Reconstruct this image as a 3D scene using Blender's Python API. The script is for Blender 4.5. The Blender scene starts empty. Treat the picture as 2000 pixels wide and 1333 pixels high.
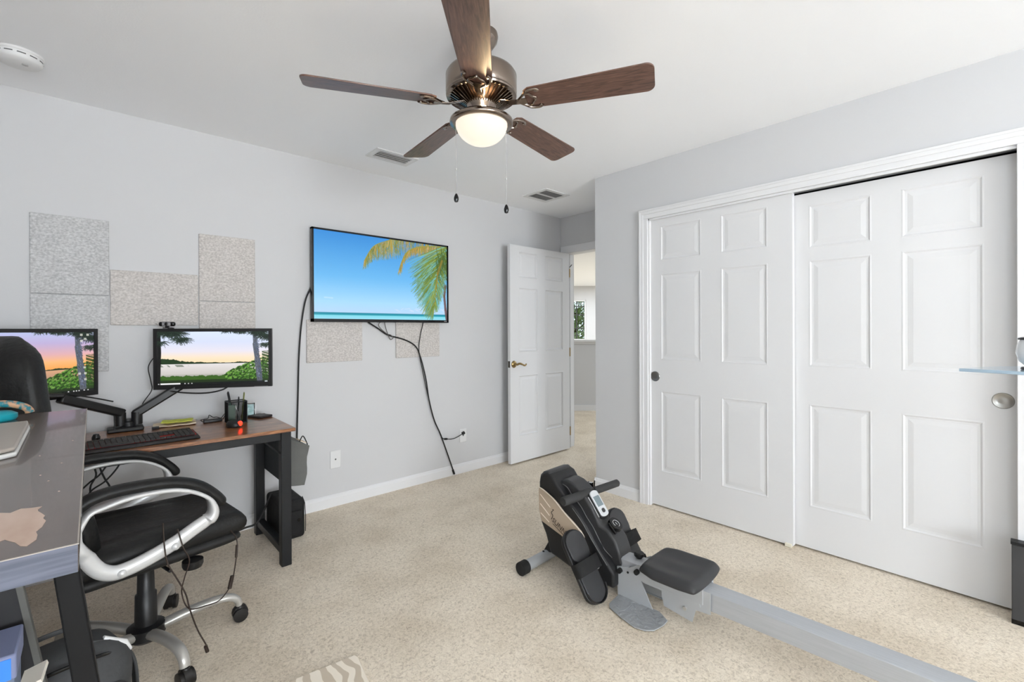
import bpy, bmesh, math, random
import numpy as np
from mathutils import Vector, Matrix, Euler

SC = bpy.context.scene
COL = SC.collection
PI = math.pi
R = math.radians

# ------------------------------------------------------------------ materials
MATS = {}
def lin(c):
    return tuple(((v/12.92) if v <= .04045 else ((v+.055)/1.055)**2.4) for v in c)
def mat(name, rgb=(.5,.5,.5), rough=.5, metal=0., spec=.5, noise=0., nscale=20., bump=0., bscale=60.,
        rgb2=None, emis=None, estr=0., trans=0., coat=0., stretch=None, ior=1.45, detail=4., contrast=None, alpha=1.):
    if name in MATS: return MATS[name]
    m = bpy.data.materials.new(name); m.use_nodes = True
    nt = m.node_tree; N = nt.nodes; L = nt.links
    b = N['Principled BSDF']
    b.inputs['Base Color'].default_value = (*lin(rgb), 1)
    b.inputs['Roughness'].default_value = rough
    b.inputs['Metallic'].default_value = metal
    b.inputs['Specular IOR Level'].default_value = spec
    b.inputs['IOR'].default_value = ior
    b.inputs['Transmission Weight'].default_value = trans
    b.inputs['Coat Weight'].default_value = coat
    if emis:
        b.inputs['Emission Color'].default_value = (*lin(emis), 1)
        b.inputs['Emission Strength'].default_value = estr
    src = None
    if noise > 0 or bump > 0 or rgb2:
        tc = N.new('ShaderNodeTexCoord'); mp = N.new('ShaderNodeMapping')
        L.new(tc.outputs['Object'], mp.inputs['Vector'])
        if stretch: mp.inputs['Scale'].default_value = stretch
        src = mp.outputs['Vector']
    if rgb2 or noise > 0:
        n = N.new('ShaderNodeTexNoise'); n.inputs['Scale'].default_value = nscale
        n.inputs['Detail'].default_value = detail
        L.new(src, n.inputs['Vector'])
        r = N.new('ShaderNodeValToRGB')
        lo, hi = contrast or (.3, .7)
        r.color_ramp.elements[0].position = lo; r.color_ramp.elements[1].position = hi
        c1 = lin(rgb); c2 = lin(rgb2) if rgb2 else tuple(min(1, v*(1+noise)) for v in c1)
        if not rgb2: c1 = tuple(v*(1-noise) for v in c1)
        r.color_ramp.elements[0].color = (*c1, 1); r.color_ramp.elements[1].color = (*c2, 1)
        L.new(n.outputs['Fac'], r.inputs['Fac']); L.new(r.outputs['Color'], b.inputs['Base Color'])
    if bump > 0:
        n = N.new('ShaderNodeTexNoise'); n.inputs['Scale'].default_value = bscale
        n.inputs['Detail'].default_value = 5
        L.new(src, n.inputs['Vector'])
        bp = N.new('ShaderNodeBump'); bp.inputs['Strength'].default_value = bump
        bp.inputs['Distance'].default_value = .01
        L.new(n.outputs['Fac'], bp.inputs['Height']); L.new(bp.outputs['Normal'], b.inputs['Normal'])
    MATS[name] = m
    return m

def carpet_mat():
    m = bpy.data.materials.new('carpet'); m.use_nodes = True
    nt = m.node_tree; N = nt.nodes; L = nt.links; b = N['Principled BSDF']
    b.inputs['Roughness'].default_value = .95; b.inputs['Specular IOR Level'].default_value = .1
    b.inputs['Sheen Weight'].default_value = .15
    tc = N.new('ShaderNodeTexCoord')
    n1 = N.new('ShaderNodeTexNoise'); n1.inputs['Scale'].default_value = 85; n1.inputs['Detail'].default_value = 6; n1.inputs['Distortion'].default_value = 1.2
    n2 = N.new('ShaderNodeTexNoise'); n2.inputs['Scale'].default_value = 3.2; n2.inputs['Detail'].default_value = 3
    n3 = N.new('ShaderNodeTexNoise'); n3.inputs['Scale'].default_value = 240; n3.inputs['Detail'].default_value = 2
    for n in (n1, n2, n3): L.new(tc.outputs['Object'], n.inputs['Vector'])
    r = N.new('ShaderNodeValToRGB'); e = r.color_ramp.elements
    e[0].position = .32; e[0].color = (*lin((.78,.725,.65)), 1)
    e[1].position = .68; e[1].color = (*lin((.95,.905,.835)), 1)
    x = e.new(.48); x.color = (*lin((.895,.845,.77)), 1)
    L.new(n1.outputs['Fac'], r.inputs['Fac'])
    r2 = N.new('ShaderNodeValToRGB'); f = r2.color_ramp.elements
    f[0].position = .35; f[0].color = (.86,.84,.81,1); f[1].position = .6; f[1].color = (1,1,1,1)
    L.new(n2.outputs['Fac'], r2.inputs['Fac'])
    mx = N.new('ShaderNodeMix'); mx.data_type = 'RGBA'; mx.blend_type = 'MULTIPLY'; mx.inputs[0].default_value = 1
    L.new(r.outputs['Color'], mx.inputs[6]); L.new(r2.outputs['Color'], mx.inputs[7])
    L.new(mx.outputs[2], b.inputs['Base Color'])
    ad = N.new('ShaderNodeMath'); ad.operation = 'ADD'
    L.new(n1.outputs['Fac'], ad.inputs[0]); L.new(n3.outputs['Fac'], ad.inputs[1])
    bp = N.new('ShaderNodeBump'); bp.inputs['Strength'].default_value = .34; bp.inputs['Distance'].default_value = .012
    L.new(ad.outputs[0], bp.inputs['Height']); L.new(bp.outputs['Normal'], b.inputs['Normal'])
    return m

def wood_mat(name, dark, mid, light, scale=(1,12,12), rough=.4, coat=.0):
    m = bpy.data.materials.new(name); m.use_nodes = True
    nt = m.node_tree; N = nt.nodes; L = nt.links; b = N['Principled BSDF']
    b.inputs['Roughness'].default_value = rough; b.inputs['Coat Weight'].default_value = coat
    tc = N.new('ShaderNodeTexCoord'); mp = N.new('ShaderNodeMapping'); mp.inputs['Scale'].default_value = scale
    L.new(tc.outputs['Object'], mp.inputs['Vector'])
    n = N.new('ShaderNodeTexNoise'); n.inputs['Scale'].default_value = 5; n.inputs['Detail'].default_value = 8
    n.inputs['Distortion'].default_value = 1.4; n.inputs['Roughness'].default_value = .65
    L.new(mp.outputs['Vector'], n.inputs['Vector'])
    r = N.new('ShaderNodeValToRGB'); e = r.color_ramp.elements
    e[0].position = .3; e[0].color = (*lin(dark), 1); e[1].position = .72; e[1].color = (*lin(light), 1)
    x = e.new(.5); x.color = (*lin(mid), 1)
    L.new(n.outputs['Fac'], r.inputs['Fac']); L.new(r.outputs['Color'], b.inputs['Base Color'])
    bp = N.new('ShaderNodeBump'); bp.inputs['Strength'].default_value = .15; bp.inputs['Distance'].default_value = .002
    L.new(n.outputs['Fac'], bp.inputs['Height']); L.new(bp.outputs['Normal'], b.inputs['Normal'])
    return m

def screen_mat(name, strength):
    m = bpy.data.materials.new(name); m.use_nodes = True
    nt = m.node_tree; N = nt.nodes; L = nt.links; b = N['Principled BSDF']
    a = N.new('ShaderNodeVertexColor'); a.layer_name = 'Col'
    b.inputs['Base Color'].default_value = (.01,.01,.01,1); b.inputs['Roughness'].default_value = .35
    b.inputs['Specular IOR Level'].default_value = .25
    L.new(a.outputs['Color'], b.inputs['Emission Color']); b.inputs['Emission Strength'].default_value = strength
    return m

WALL = mat('wall_paint', (.80,.80,.805), .85, spec=.2, bump=.03, bscale=180)
CEIL = mat('ceiling_paint', (.965,.97,.98), .95, spec=.1, bump=.05, bscale=120)
TRIM = mat('trim_paint', (.88,.88,.885), .45, spec=.35)
DOORM = mat('door_paint', (.855,.855,.86), .5, spec=.3, bump=.03, bscale=90)
CARPET = carpet_mat()
BLACKM = mat('black_powder_metal', (.085,.09,.098), .5, spec=.4)
BLACKP = mat('black_plastic', (.09,.09,.095), .42)
BLACKG = mat('black_gloss', (.04,.04,.045), .18)
DARKP = mat('charcoal_plastic', (.215,.215,.22), .5, bump=.08, bscale=400)
LEATH = mat('black_leather', (.06,.06,.06), .5, bump=.25, bscale=45, spec=.45)
RUBBER = mat('rubber', (.10,.10,.10), .8)
CORD = mat('cord_black', (.08,.08,.08), .6)
CORDB = mat('cord_brown', (.17,.12,.09), .6)
SILV = mat('silver_plastic', (.80,.80,.80), .35, metal=.2)
SILVM = mat('silver_metal', (.72,.71,.69), .32, metal=.45)
GREYM = mat('grey_painted_metal', (.70,.71,.72), .4, metal=.15)
ALU = mat('aluminium', (.70,.71,.725), .38, metal=.25, noise=.05, nscale=6, stretch=(1,30,30))
CHROME = mat('dark_nickel', (.56,.51,.47), .16, metal=1.)
NICK = mat('brushed_nickel', (.64,.63,.61), .28, metal=.9)
BRASS = mat('antique_brass', (.62,.53,.36), .3, metal=.9)
WHITEP = mat('white_plastic', (.87,.87,.87), .4)
FELT = mat('felt_grey_beige', (.68,.66,.645), .95, spec=.1, rgb2=(.85,.83,.815), nscale=105, detail=6, contrast=(.28,.72), bump=.3, bscale=130, stretch=(.9,1,1.2))
FELTC = mat('felt_cool_grey', (.65,.65,.655), .95, spec=.1, rgb2=(.83,.83,.83), nscale=105, detail=6, contrast=(.28,.72), bump=.3, bscale=130, stretch=(.9,1,1.2))
BEIGE = mat('beige_metallic', (.72,.655,.58), .4, metal=.15)
BEIGEL = mat('beige_light', (.88,.83,.77), .4)
BLADE = wood_mat('blade_wood', (.20,.15,.13), (.36,.255,.215), (.47,.35,.30), (1.6,16,16), .38, coat=.15)
RUST = wood_mat('rustic_wood', (.26,.15,.09), (.52,.33,.20), (.70,.49,.31), (1.2,7,7), .28, coat=.35)
ESP = wood_mat('espresso_laminate', (.30,.255,.23), (.34,.29,.265), (.39,.335,.31), (14,1.5,14), .25, coat=.3)
ESPF = mat('bluegrey_edge', (.26,.275,.325), .55, rgb2=(.33,.345,.40), nscale=9, stretch=(1.2,5,22), contrast=(.35,.65))
PEEL = mat('bare_board', (.70,.605,.545), .8, rgb2=(.78,.70,.65), nscale=30, stretch=(1,.3,1))
EDGE = mat('worn_edge', (.60,.57,.54), .5)
FABG = mat('grey_canvas', (.37,.37,.36), .9, bump=.4, bscale=12, noise=.12, nscale=9)
FABD = mat('dark_slate_canvas', (.20,.22,.235), .85, bump=.3, bscale=14)
BAGM = mat('backpack_nylon', (.235,.24,.245), .75, bump=.45, bscale=16, noise=.12, nscale=9)
BLKFAB = mat('black_nylon', (.075,.075,.078), .8, bump=.3, bscale=30)
YEL = mat('yellow_paper', (.80,.82,.30), .7)
PAPER = mat('cream_paper', (.87,.80,.70), .8)
TEAL = mat('teal_plastic', (.10,.62,.68), .4)
PATT = mat('teal_pattern', (.09,.42,.46), .6, rgb2=(.72,.55,.42), nscale=60, contrast=(.45,.55))
BLUEL = mat('blue_label', (.22,.52,.93), .5)
CARTON = mat('bluegrey_carton', (.42,.47,.56), .6, noise=.05, nscale=4)
CARTONL = mat('carton_lid', (.50,.53,.66), .55)
GLASSM = mat('clear_glass', (.93,.97,.99), .03, trans=1., ior=1.45)
VENTG = mat('vent_grey', (.50,.50,.50), .7)
GREENC = mat('dark_green', (.12,.22,.16), .4)
OLIVE = mat('olive', (.40,.42,.20), .5)
REDL = mat('red_led', (.9,.15,.08), .3, emis=(1.,.16,.08), estr=4)
CLOSETSHADE = mat('closet_shade_black', (.05,.05,.05), .9)  # near-black colour holds the shade inside the closet
LCD = mat('lcd_grey', (.46,.51,.53), .25)
LOGO = mat('logo_brown', (.27,.22,.19), .6)
LEAF = mat('leaf_green', (.40,.48,.30), .7, rgb2=(.70,.78,.52), nscale=3)
BARK = mat('bark', (.35,.27,.2), .9)
GRASS = mat('lawn', (.35,.45,.22), .9)
RUGL = mat('rug_cream', (.87,.82,.75), .95)
WHITEG = mat('white_glaze', (.93,.94,.95), .15)
TEALART = mat('photo_teal', (.45,.62,.62), .5, rgb2=(.78,.86,.86), nscale=45)

def zebra_mat():
    m = bpy.data.materials.new('rug_zebra'); m.use_nodes = True
    nt = m.node_tree; N = nt.nodes; L = nt.links; b = N['Principled BSDF']
    b.inputs['Roughness'].default_value = .95; b.inputs['Specular IOR Level'].default_value = .1
    tc = N.new('ShaderNodeTexCoord'); w = N.new('ShaderNodeTexWave')
    w.inputs['Scale'].default_value = 7; w.inputs['Distortion'].default_value = 6; w.inputs['Detail'].default_value = 1.5; w.inputs['Detail Scale'].default_value = 1.2
    L.new(tc.outputs['Object'], w.inputs['Vector'])
    r = N.new('ShaderNodeValToRGB'); e = r.color_ramp.elements
    e[0].position = .45; e[0].color = (*lin((.80,.745,.67)), 1); e[1].position = .52; e[1].color = (*lin((.95,.91,.85)), 1)
    L.new(w.outputs['Fac'], r.inputs['Fac']); L.new(r.outputs['Color'], b.inputs['Base Color'])
    return m
ZEBRA = zebra_mat()

# ------------------------------------------------------------------ mesh helpers
class MB:
    def __init__(s): s.v = []; s.f = []
    def add(s, vs, fs):
        o = len(s.v); s.v += [tuple(map(float, q)) for q in vs]; s.f += [tuple(i+o for i in q) for q in fs]; return s
    def box(s, x0, x1, y0, y1, z0, z1):
        return s.add([(x0,y0,z0),(x1,y0,z0),(x1,y1,z0),(x0,y1,z0),(x0,y0,z1),(x1,y0,z1),(x1,y1,z1),(x0,y1,z1)],
                     [(0,3,2,1),(4,5,6,7),(0,1,5,4),(1,2,6,5),(2,3,7,6),(3,0,4,7)])
    def obox(s, c, ax, hx, hy, hz):           # oriented box: ax = 3 unit vectors
        c = Vector(c); X, Y, Z = [Vector(a) for a in ax]
        vs = [c + X*a*hx + Y*b*hy + Z*d*hz for d in (-1,1) for a, b in ((-1,-1),(1,-1),(1,1),(-1,1))]
        return s.add(vs, [(0,3,2,1),(4,5,6,7),(0,1,5,4),(1,2,6,5),(2,3,7,6),(3,0,4,7)])
    def prism(s, poly, ax, lo, hi):           # extrude a polygon; ax = axis index of extrusion
        n = len(poly)
        def P(q, e):
            l = [q[0], q[1]]; l.insert(ax, e); return tuple(l)
        vs = [P(q, lo) for q in poly] + [P(q, hi) for q in poly]
        area = sum(poly[i][0]*poly[(i+1) % n][1]-poly[(i+1) % n][0]*poly[i][1] for i in range(n))
        fs = [tuple(range(n))[::-1], tuple(range(n, 2*n))] + [(i, (i+1) % n, (i+1) % n+n, i+n) for i in range(n)]
        flip = (area < 0) != (ax == 1)
        if flip: fs = [q[::-1] for q in fs]
        return s.add(vs, fs)
    def lathe(s, prof, c=(0,0,0), n=40, ax=2):
        c = Vector(c); vs = []; fs = []
        for r, h in prof:
            for k in range(n):
                a = 2*PI*k/n
                q = (r*math.cos(a), r*math.sin(a), h) if ax == 2 else ((h, r*math.cos(a), r*math.sin(a)) if ax == 0 else (r*math.sin(a), h, r*math.cos(a)))
                vs.append(c+Vector(q))
        for i in range(len(prof)-1):
            for k in range(n):
                a, b = i*n+k, i*n+(k+1) % n
                fs.append((a, b, b+n, a+n))
        if prof[0][0] > 1e-6: fs.append(tuple(range(n))[::-1])
        if prof[-1][0] > 1e-6: fs.append(tuple((len(prof)-1)*n+k for k in range(n)))
        return s.add(vs, fs)
    def cyl(s, a, b, r, r2=None, n=20):
        return s.tube([a, b], [r, r if r2 is None else r2], n)
    def tube(s, pts, r, n=10, squash=None, up=None):
        pts = [Vector(p) for p in pts]; m = len(pts)
        rr = r if isinstance(r, (list, tuple)) else [r]*m
        vs = []; fs = []; prev = None
        for i, p in enumerate(pts):
            t = (pts[min(i+1, m-1)]-pts[max(i-1, 0)]).normalized()
            if prev is None:
                ref = Vector(up) if up else (Vector((0,0,1)) if abs(t.z) < .9 else Vector((1,0,0)))
                nrm = (ref - t*ref.dot(t)).normalized()
            else:
                nrm = (prev - t*prev.dot(t)).normalized()
            prev = nrm; bn = t.cross(nrm)
            for k in range(n):
                a = 2*PI*k/n
                sx = 1 if squash is None else squash
                vs.append(p + nrm*math.cos(a)*rr[i]*sx + bn*math.sin(a)*rr[i])
        for i in range(m-1):
            for k in range(n):
                a, b = i*n+k, i*n+(k+1) % n
                fs.append((a, b, b+n, a+n))
        fs.append(tuple(range(n))[::-1]); fs.append(tuple((m-1)*n+k for k in range(n)))
        return s.add(vs, fs)
    def sweep(s, pts, wdir, halfw, thick, outer=None):
        """flat strip swept along planar path pts; wdir = width direction; thick = thickness (list) inward from path"""
        pts = [Vector(p) for p in pts]; m = len(pts); W = Vector(wdir).normalized()
        th = thick if isinstance(thick, (list, tuple)) else [thick]*m
        hw = halfw if isinstance(halfw, (list, tuple)) else [halfw]*m
        vs = []; fs = []
        for i, p in enumerate(pts):
            t = (pts[min(i+1, m-1)]-pts[max(i-1, 0)]).normalized(); nn = W.cross(t).normalized()
            b = min(th[i], hw[i]*2)*.3
            ring = [(-hw[i], b), (-hw[i]+b, 0), (hw[i]-b, 0), (hw[i], b), (hw[i], th[i]-b), (hw[i]-b, th[i]), (-hw[i]+b, th[i]), (-hw[i], th[i]-b)]
            for a, d in ring: vs.append(p + W*a + nn*d)
        n = 8
        for i in range(m-1):
            for k in range(n):
                a, b = i*n+k, i*n+(k+1) % n
                fs.append((a, b, b+n, a+n))
        fs.append(tuple(range(n))[::-1]); fs.append(tuple((m-1)*n+k for k in range(n)))
        return s.add(vs, fs)
    def build(s, name, m, parent=None, smooth=False, bevel=0., sub=0, seg=2, angle=40, mats=None):
        me = bpy.data.meshes.new(name); me.from_pydata(s.v, [], s.f); me.update()
        bm = bmesh.new(); bm.from_mesh(me); bmesh.ops.recalc_face_normals(bm, faces=bm.faces); bm.to_mesh(me); bm.free()
        o = bpy.data.objects.new(name, me); COL.objects.link(o)
        me.materials.append(m)
        if bevel > 0:
            b = o.modifiers.new('bevel', 'BEVEL'); b.width = bevel; b.segments = seg; b.limit_method = 'ANGLE'; b.angle_limit = R(35)
            b.harden_normals = False
        if sub:
            q = o.modifiers.new('sub', 'SUBSURF'); q.levels = sub; q.render_levels = sub
        if smooth or bevel > 0 or sub:
            me.polygons.foreach_set('use_smooth', [True]*len(me.polygons))
            if not sub: me.set_sharp_from_angle(angle=R(angle)) if not bevel else me.set_sharp_from_angle(angle=R(60))
        if parent is not None:
            o.parent = parent
        return o

def smoothpath(pts, k=8):
    P = [Vector(p) for p in pts]; out = []
    for i in range(len(P)-1):
        p0 = P[max(i-1, 0)]; p1 = P[i]; p2 = P[i+1]; p3 = P[min(i+2, len(P)-1)]
        for j in range(k):
            t = j/k; out.append(.5*((2*p1)+(p2-p0)*t+(2*p0-5*p1+4*p2-p3)*t*t+(3*p1-p0-3*p2+p3)*t**3))
    out.append(P[-1]); return out

def tag(o, label=None, cat=None, group=None, kind=None):
    if label: o['label'] = label
    if cat: o['category'] = cat
    if group: o['group'] = group
    if kind: o['kind'] = kind
    return o
def struct(o, label, cat): return tag(o, label, cat, kind='structure')
def empty(name, loc, label, cat, rz=0, group=None):
    e = bpy.data.objects.new(name, None); COL.objects.link(e); e.location = loc; e.rotation_euler = (0,0,rz)
    e.empty_display_size = .05
    return tag(e, label, cat, group)
def tozero(o, loc):
    """move an object's origin to loc keeping the mesh where it stands"""
    loc = Vector(loc); o.data.transform(Matrix.Translation(-loc)); o.location = loc; return o

# ------------------------------------------------------------------ camera
H = 1.2527; YAW = .73973; PIT = -.00226; ROL = -.00433; F = 899.05; CY = 646.31
fw = Vector((math.sin(YAW)*math.cos(PIT), math.cos(YAW)*math.cos(PIT), math.sin(PIT)))
r0 = Vector((math.cos(YAW), -math.sin(YAW), 0)); u0 = r0.cross(fw)
r2 = r0*math.cos(ROL)+u0*math.sin(ROL); u2 = -r0*math.sin(ROL)+u0*math.cos(ROL)
cam = bpy.data.cameras.new('camera'); co = bpy.data.objects.new('camera', cam); COL.objects.link(co)
mw = Matrix((( r2.x, u2.x, -fw.x, 0), (r2.y, u2.y, -fw.y, 0), (r2.z, u2.z, -fw.z, H), (0,0,0,1)))
co.matrix_world = mw
cam.sensor_width = 36; cam.sensor_fit = 'HORIZONTAL'; cam.lens = F/2000*36
cam.shift_y = -(666.5-CY)/2000
cam.clip_start = .02; cam.clip_end = 100
SC.camera = co

# ------------------------------------------------------------------ room shell
CZ = 2.44; YT = 3.2805; XC = 2.93; XD = 3.703; YC = 2.2346
XL = -.80; YF = -4.8
struct(MB().box(-1, 13.4, -6, 12.6, -.1, 0).build('floor', CARPET), 'beige cut pile carpet over the whole room and hall', 'floor')
struct(MB().box(-1, 13.4, -6, 12.6, CZ, CZ+.1).build('ceiling', CEIL), 'smooth white ceiling of the room and hall', 'ceiling')
struct(MB().box(XL-.1, XD+.115, YT, YT+.1, 0, CZ).build('wall_back', WALL), 'light grey wall holding the television and felt panels', 'wall')
lw0, lw1 = -1.9, -.4
struct(MB().box(XL-.1, XL, lw1, YT, 0, CZ).box(XL-.1, XL, YF, lw0, 0, CZ).box(XL-.1, XL, lw0, lw1, 0, .75).box(XL-.1, XL, lw0, lw1, 2.15, CZ).build('wall_left', WALL), 'light grey side wall outside the left edge of the view', 'wall')
m = MB()
for a, b, c, d in ((lw0, lw0+.05, .75, 2.15), (lw1-.05, lw1, .75, 2.15), (lw0+.05, lw1-.05, .75, .80), (lw0+.05, lw1-.05, 2.10, 2.15), (lw0+.05, lw1-.05, 1.43, 1.47)): m.box(XL-.08, XL-.03, a, b, c, d)
w3 = struct(m.build('added_window', WHITEP), 'added white framed window on the unseen side wall, for fill light', 'window')  # unseen window, added to even out light on the closet wall
MB().box(XL-.058, XL-.052, lw0+.04, lw1-.04, .79, 2.11).build('pane', GLASSM, w3)
# front wall (behind the camera) with a window opening
wx0, wx1, wz0, wz1 = -.7, 1.3, .6, 2.2
m = MB(); m.box(XL-.1, wx0, YF-.1, YF, 0, CZ).box(wx1, XC+.7, YF-.1, YF, 0, CZ).box(wx0, wx1, YF-.1, YF, 0, wz0).box(wx0, wx1, YF-.1, YF, wz1, CZ)
struct(m.build('wall_front', WALL), 'light grey wall with the bedroom window behind the camera', 'wall')
m = MB()
for a, b, c, d in ((wx0, wx0+.05, wz0, wz1), (wx1-.05, wx1, wz0, wz1), (wx0, wx1, wz0, wz0+.05), (wx0, wx1, wz1-.05, wz1), (wx0, wx1, 1.43, 1.47), (.28, .32, wz0, wz1)):
    m.box(a, b, YF-.08, YF-.03, c, d)
w1 = struct(m.build('window_1', WHITEP), 'white framed bedroom window behind the camera', 'window')
g = MB().box(wx0+.04, wx1-.04, YF-.058, YF-.052, wz0+.04, wz1-.04).build('pane', GLASSM, w1)
# closet wall with opening
o0, o1, oz = -.020, 1.767, 2.036
m = MB(); m.box(XC, XC+.1, o1, YC, 0, CZ).box(XC, XC+.1, o0, o1, oz, CZ).box(XC, XC+.1, YF, o0, 0, CZ)
m.box(XC+.1, XD, YC-.1, YC, 0, CZ)
struct(m.build('wall_right', WALL), 'light grey closet wall with an outside corner by the entry', 'wall')
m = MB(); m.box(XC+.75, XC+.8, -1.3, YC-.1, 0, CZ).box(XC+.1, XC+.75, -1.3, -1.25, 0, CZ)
struct(m.build('wall_closet', CLOSETSHADE), 'inner walls of the closet, coloured near black for the shade behind the doors', 'wall')
# entry wall
JY0, JY1, JZ = 2.36, 3.206, 2.052
m = MB(); m.box(XD, XD+.115, JY1+.015, YT, 0, CZ).box(XD, XD+.115, JY0-.015, JY1+.015, JZ+.015, CZ).box(XD, XD+.115, YC-.1, JY0-.015, 0, CZ)
struct(m.build('wall_entry', WALL), 'narrow light grey wall around the open doorway', 'wall')

# baseboards with a small stepped profile
def base_profile(d, h=.085):
    return [(0,0),(d,0),(d,h*.72),(d*.7,h*.82),(d*.55,h*.93),(d*.2,h),(0,h)]
m = MB(); m.prism([(YT-q[0], q[1]) for q in base_profile(.013)], 0, XL, XD-.02)
struct(m.build('baseboard_back', TRIM), 'white baseboard running along the television wall', 'baseboard')
m = MB(); m.prism([(XC-q[0], q[1]) for q in base_profile(.013)], 1, 1.83, YC+.013)
struct(m.build('baseboard_right', TRIM), 'short white baseboard between closet casing and wall corner', 'baseboard')
m = MB(); m.prism([(YC+q[0], q[1]) for q in base_profile(.013)], 0, XC-.013, XD)
struct(m.build('baseboard_alcove', TRIM), 'white baseboard on the entry side of the closet corner', 'baseboard')

# casings
def casing_v(m, x, y0, y1, z0, z1, sgn=-1):       # vertical board on an x = const wall
    m.box(min(x, x+sgn*.014), max(x, x+sgn*.014), y0, y1, z0, z1)
m = MB(); m.box(XC-.014, XC, 1.767, 1.831, 0, 2.036).box(XC-.014, XC, -.066, 1.831, 2.036, 2.100).box(XC-.014, XC, -.066, -.002, 0, 2.036)
m.box(XC-.020, XC-.014, 1.798, 1.831, 0, 2.067).box(XC-.020, XC-.014, -.066, 1.831, 2.067, 2.100).box(XC-.020, XC-.014, -.066, -.033, 0, 2.067)
m.box(XC-.024, XC-.020, 1.818, 1.831, 0, 2.087).box(XC-.024, XC-.020, -.066, 1.831, 2.087, 2.100)
m.box(XC-.002, XC+.1, 1.755, 1.767, 0, 2.036).box(XC-.002, XC+.012, -.02, 1.767, 2.022, 2.036).box(XC-.002, XC+.1, -.020, -.002, 0, 2.036)
struct(m.build('trim_1', TRIM, bevel=.002), 'white stepped casing framing the closet opening', 'door casing')
m = MB(); m.box(XD-.014, XD, JY1-.004, 3.272, JZ+.004, 2.130).box(XD-.014, XD, JY1, JY1+.06, 0, JZ+.004).box(XD-.014, XD, YC+.001, JY1, JZ+.004, 2.130).box(XD-.014, XD, YC+.001, JY0, 0, JZ+.004)
m.box(XD-.004, XD+.12, JY1, JY1+.015, 0, JZ).box(XD-.004, XD+.12, JY0-.015, JY0, 0, JZ).box(XD-.004, XD+.12, JY0-.015, JY1+.015, JZ, JZ+.015)
m.box(XD+.05, XD+.062, JY1-.012, JY1, 0, JZ)
struct(m.build('trim_2', TRIM, bevel=.0015), 'white casing and jamb around the entry doorway', 'door casing')

# ------------------------------------------------------------------ panelled doors
def panel_slab(xs, zs, w, h, t, k_=1.):
    """xs: list of (x0,x1) panel columns; zs: list of (z0,z1) panel rows; front faces -y at y=0"""
    m = MB()
    X = sorted({0, w, *[a for p in xs for a in p]}); Z = sorted({0, h, *[a for p in zs for a in p]})
    for i in range(len(X)-1):
        for j in range(len(Z)-1):
            x0, x1, z0, z1 = X[i], X[i+1], Z[j], Z[j+1]
            if (x0, x1) in xs and (z0, z1) in zs:
                loops = [(0, 0), (.007, -.0012*k_), (.014, .0035*k_), (.024, .0042*k_), (.046, .0012*k_)]
                prev = None
                for d, y in loops:
                    q = [(x0+d, y, z0+d), (x1-d, y, z0+d), (x1-d, y, z1-d), (x0+d, y, z1-d)]
                    if prev:
                        m.add(prev+q, [(k, (k+1) % 4, (k+1) % 4+4, k+4) for k in range(4)])
                    prev = q
                m.add(prev, [(0,1,2,3)])
            else:
                m.add([(x0,0,z0),(x1,0,z0),(x1,0,z1),(x0,0,z1)], [(0,1,2,3)])
    m.add([(0,0,0),(w,0,0),(w,0,h),(0,0,h),(0,t,0),(w,t,0),(w,t,h),(0,t,h)], [(4,7,6,5),(0,4,5,1),(1,5,6,2),(2,6,7,3),(3,7,4,0)])
    return m
def weld(o):
    bm = bmesh.new(); bm.from_mesh(o.data); bmesh.ops.remove_doubles(bm, verts=bm.verts, dist=1e-5)
    bmesh.ops.recalc_face_normals(bm, faces=bm.faces); bm.to_mesh(o.data); bm.free()
    return o
ZR = [(.25-.012,.82-.012),(1.035-.012,1.64-.012),(1.73-.012,1.975-.012)]
# sliding doors: local x runs along -Y world; front faces -X
def slide(name, ytop, x, w, cols, kn, label, z0=.012, zr=ZR, h=2.015):
    e = weld(panel_slab(cols, zr, w, h, .034).build(name, DOORM))
    e.location = (x, ytop, z0); e.rotation_euler = (0,0,-PI/2)
    struct(e, label, 'closet door')
    m = MB(); m.lathe([(.0,-.002),(.012,-.0015),(.024,-.001),(.029,-.004),(.033,-.0045),(.036,-.001),(.036,.001)], (kn[0], 0, kn[1]), 32, 1)
    m.build('finger_pull', kn[2], e, smooth=True)
    return e
W1 = .9127
slide('door_1', 1.7705, 2.945, W1, [(.088,.381),(.507,.783)], (.046,.906, mat('pull_steel', (.50,.50,.50), .35, metal=.9)), 'left white six panel closet door, the front one of the sliding pair')
slide('door_2', .905, 2.987, W1+.008, [(.115,.400),(.517,.808)], (.865,.915, NICK), 'right white six panel closet door, with dark gap above it', zr=[(.232,.815),(1.025,1.625),(1.69,1.935)], h=2.004)
m = MB().box(2.935, 2.99, .865, .90, 0, .022)
tag(m.build('door_guide', mat('guide_nylon', (.88,.86,.80), .5), bevel=.003), 'small cream plastic floor guide where the two closet doors overlap', 'door guide')

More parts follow.
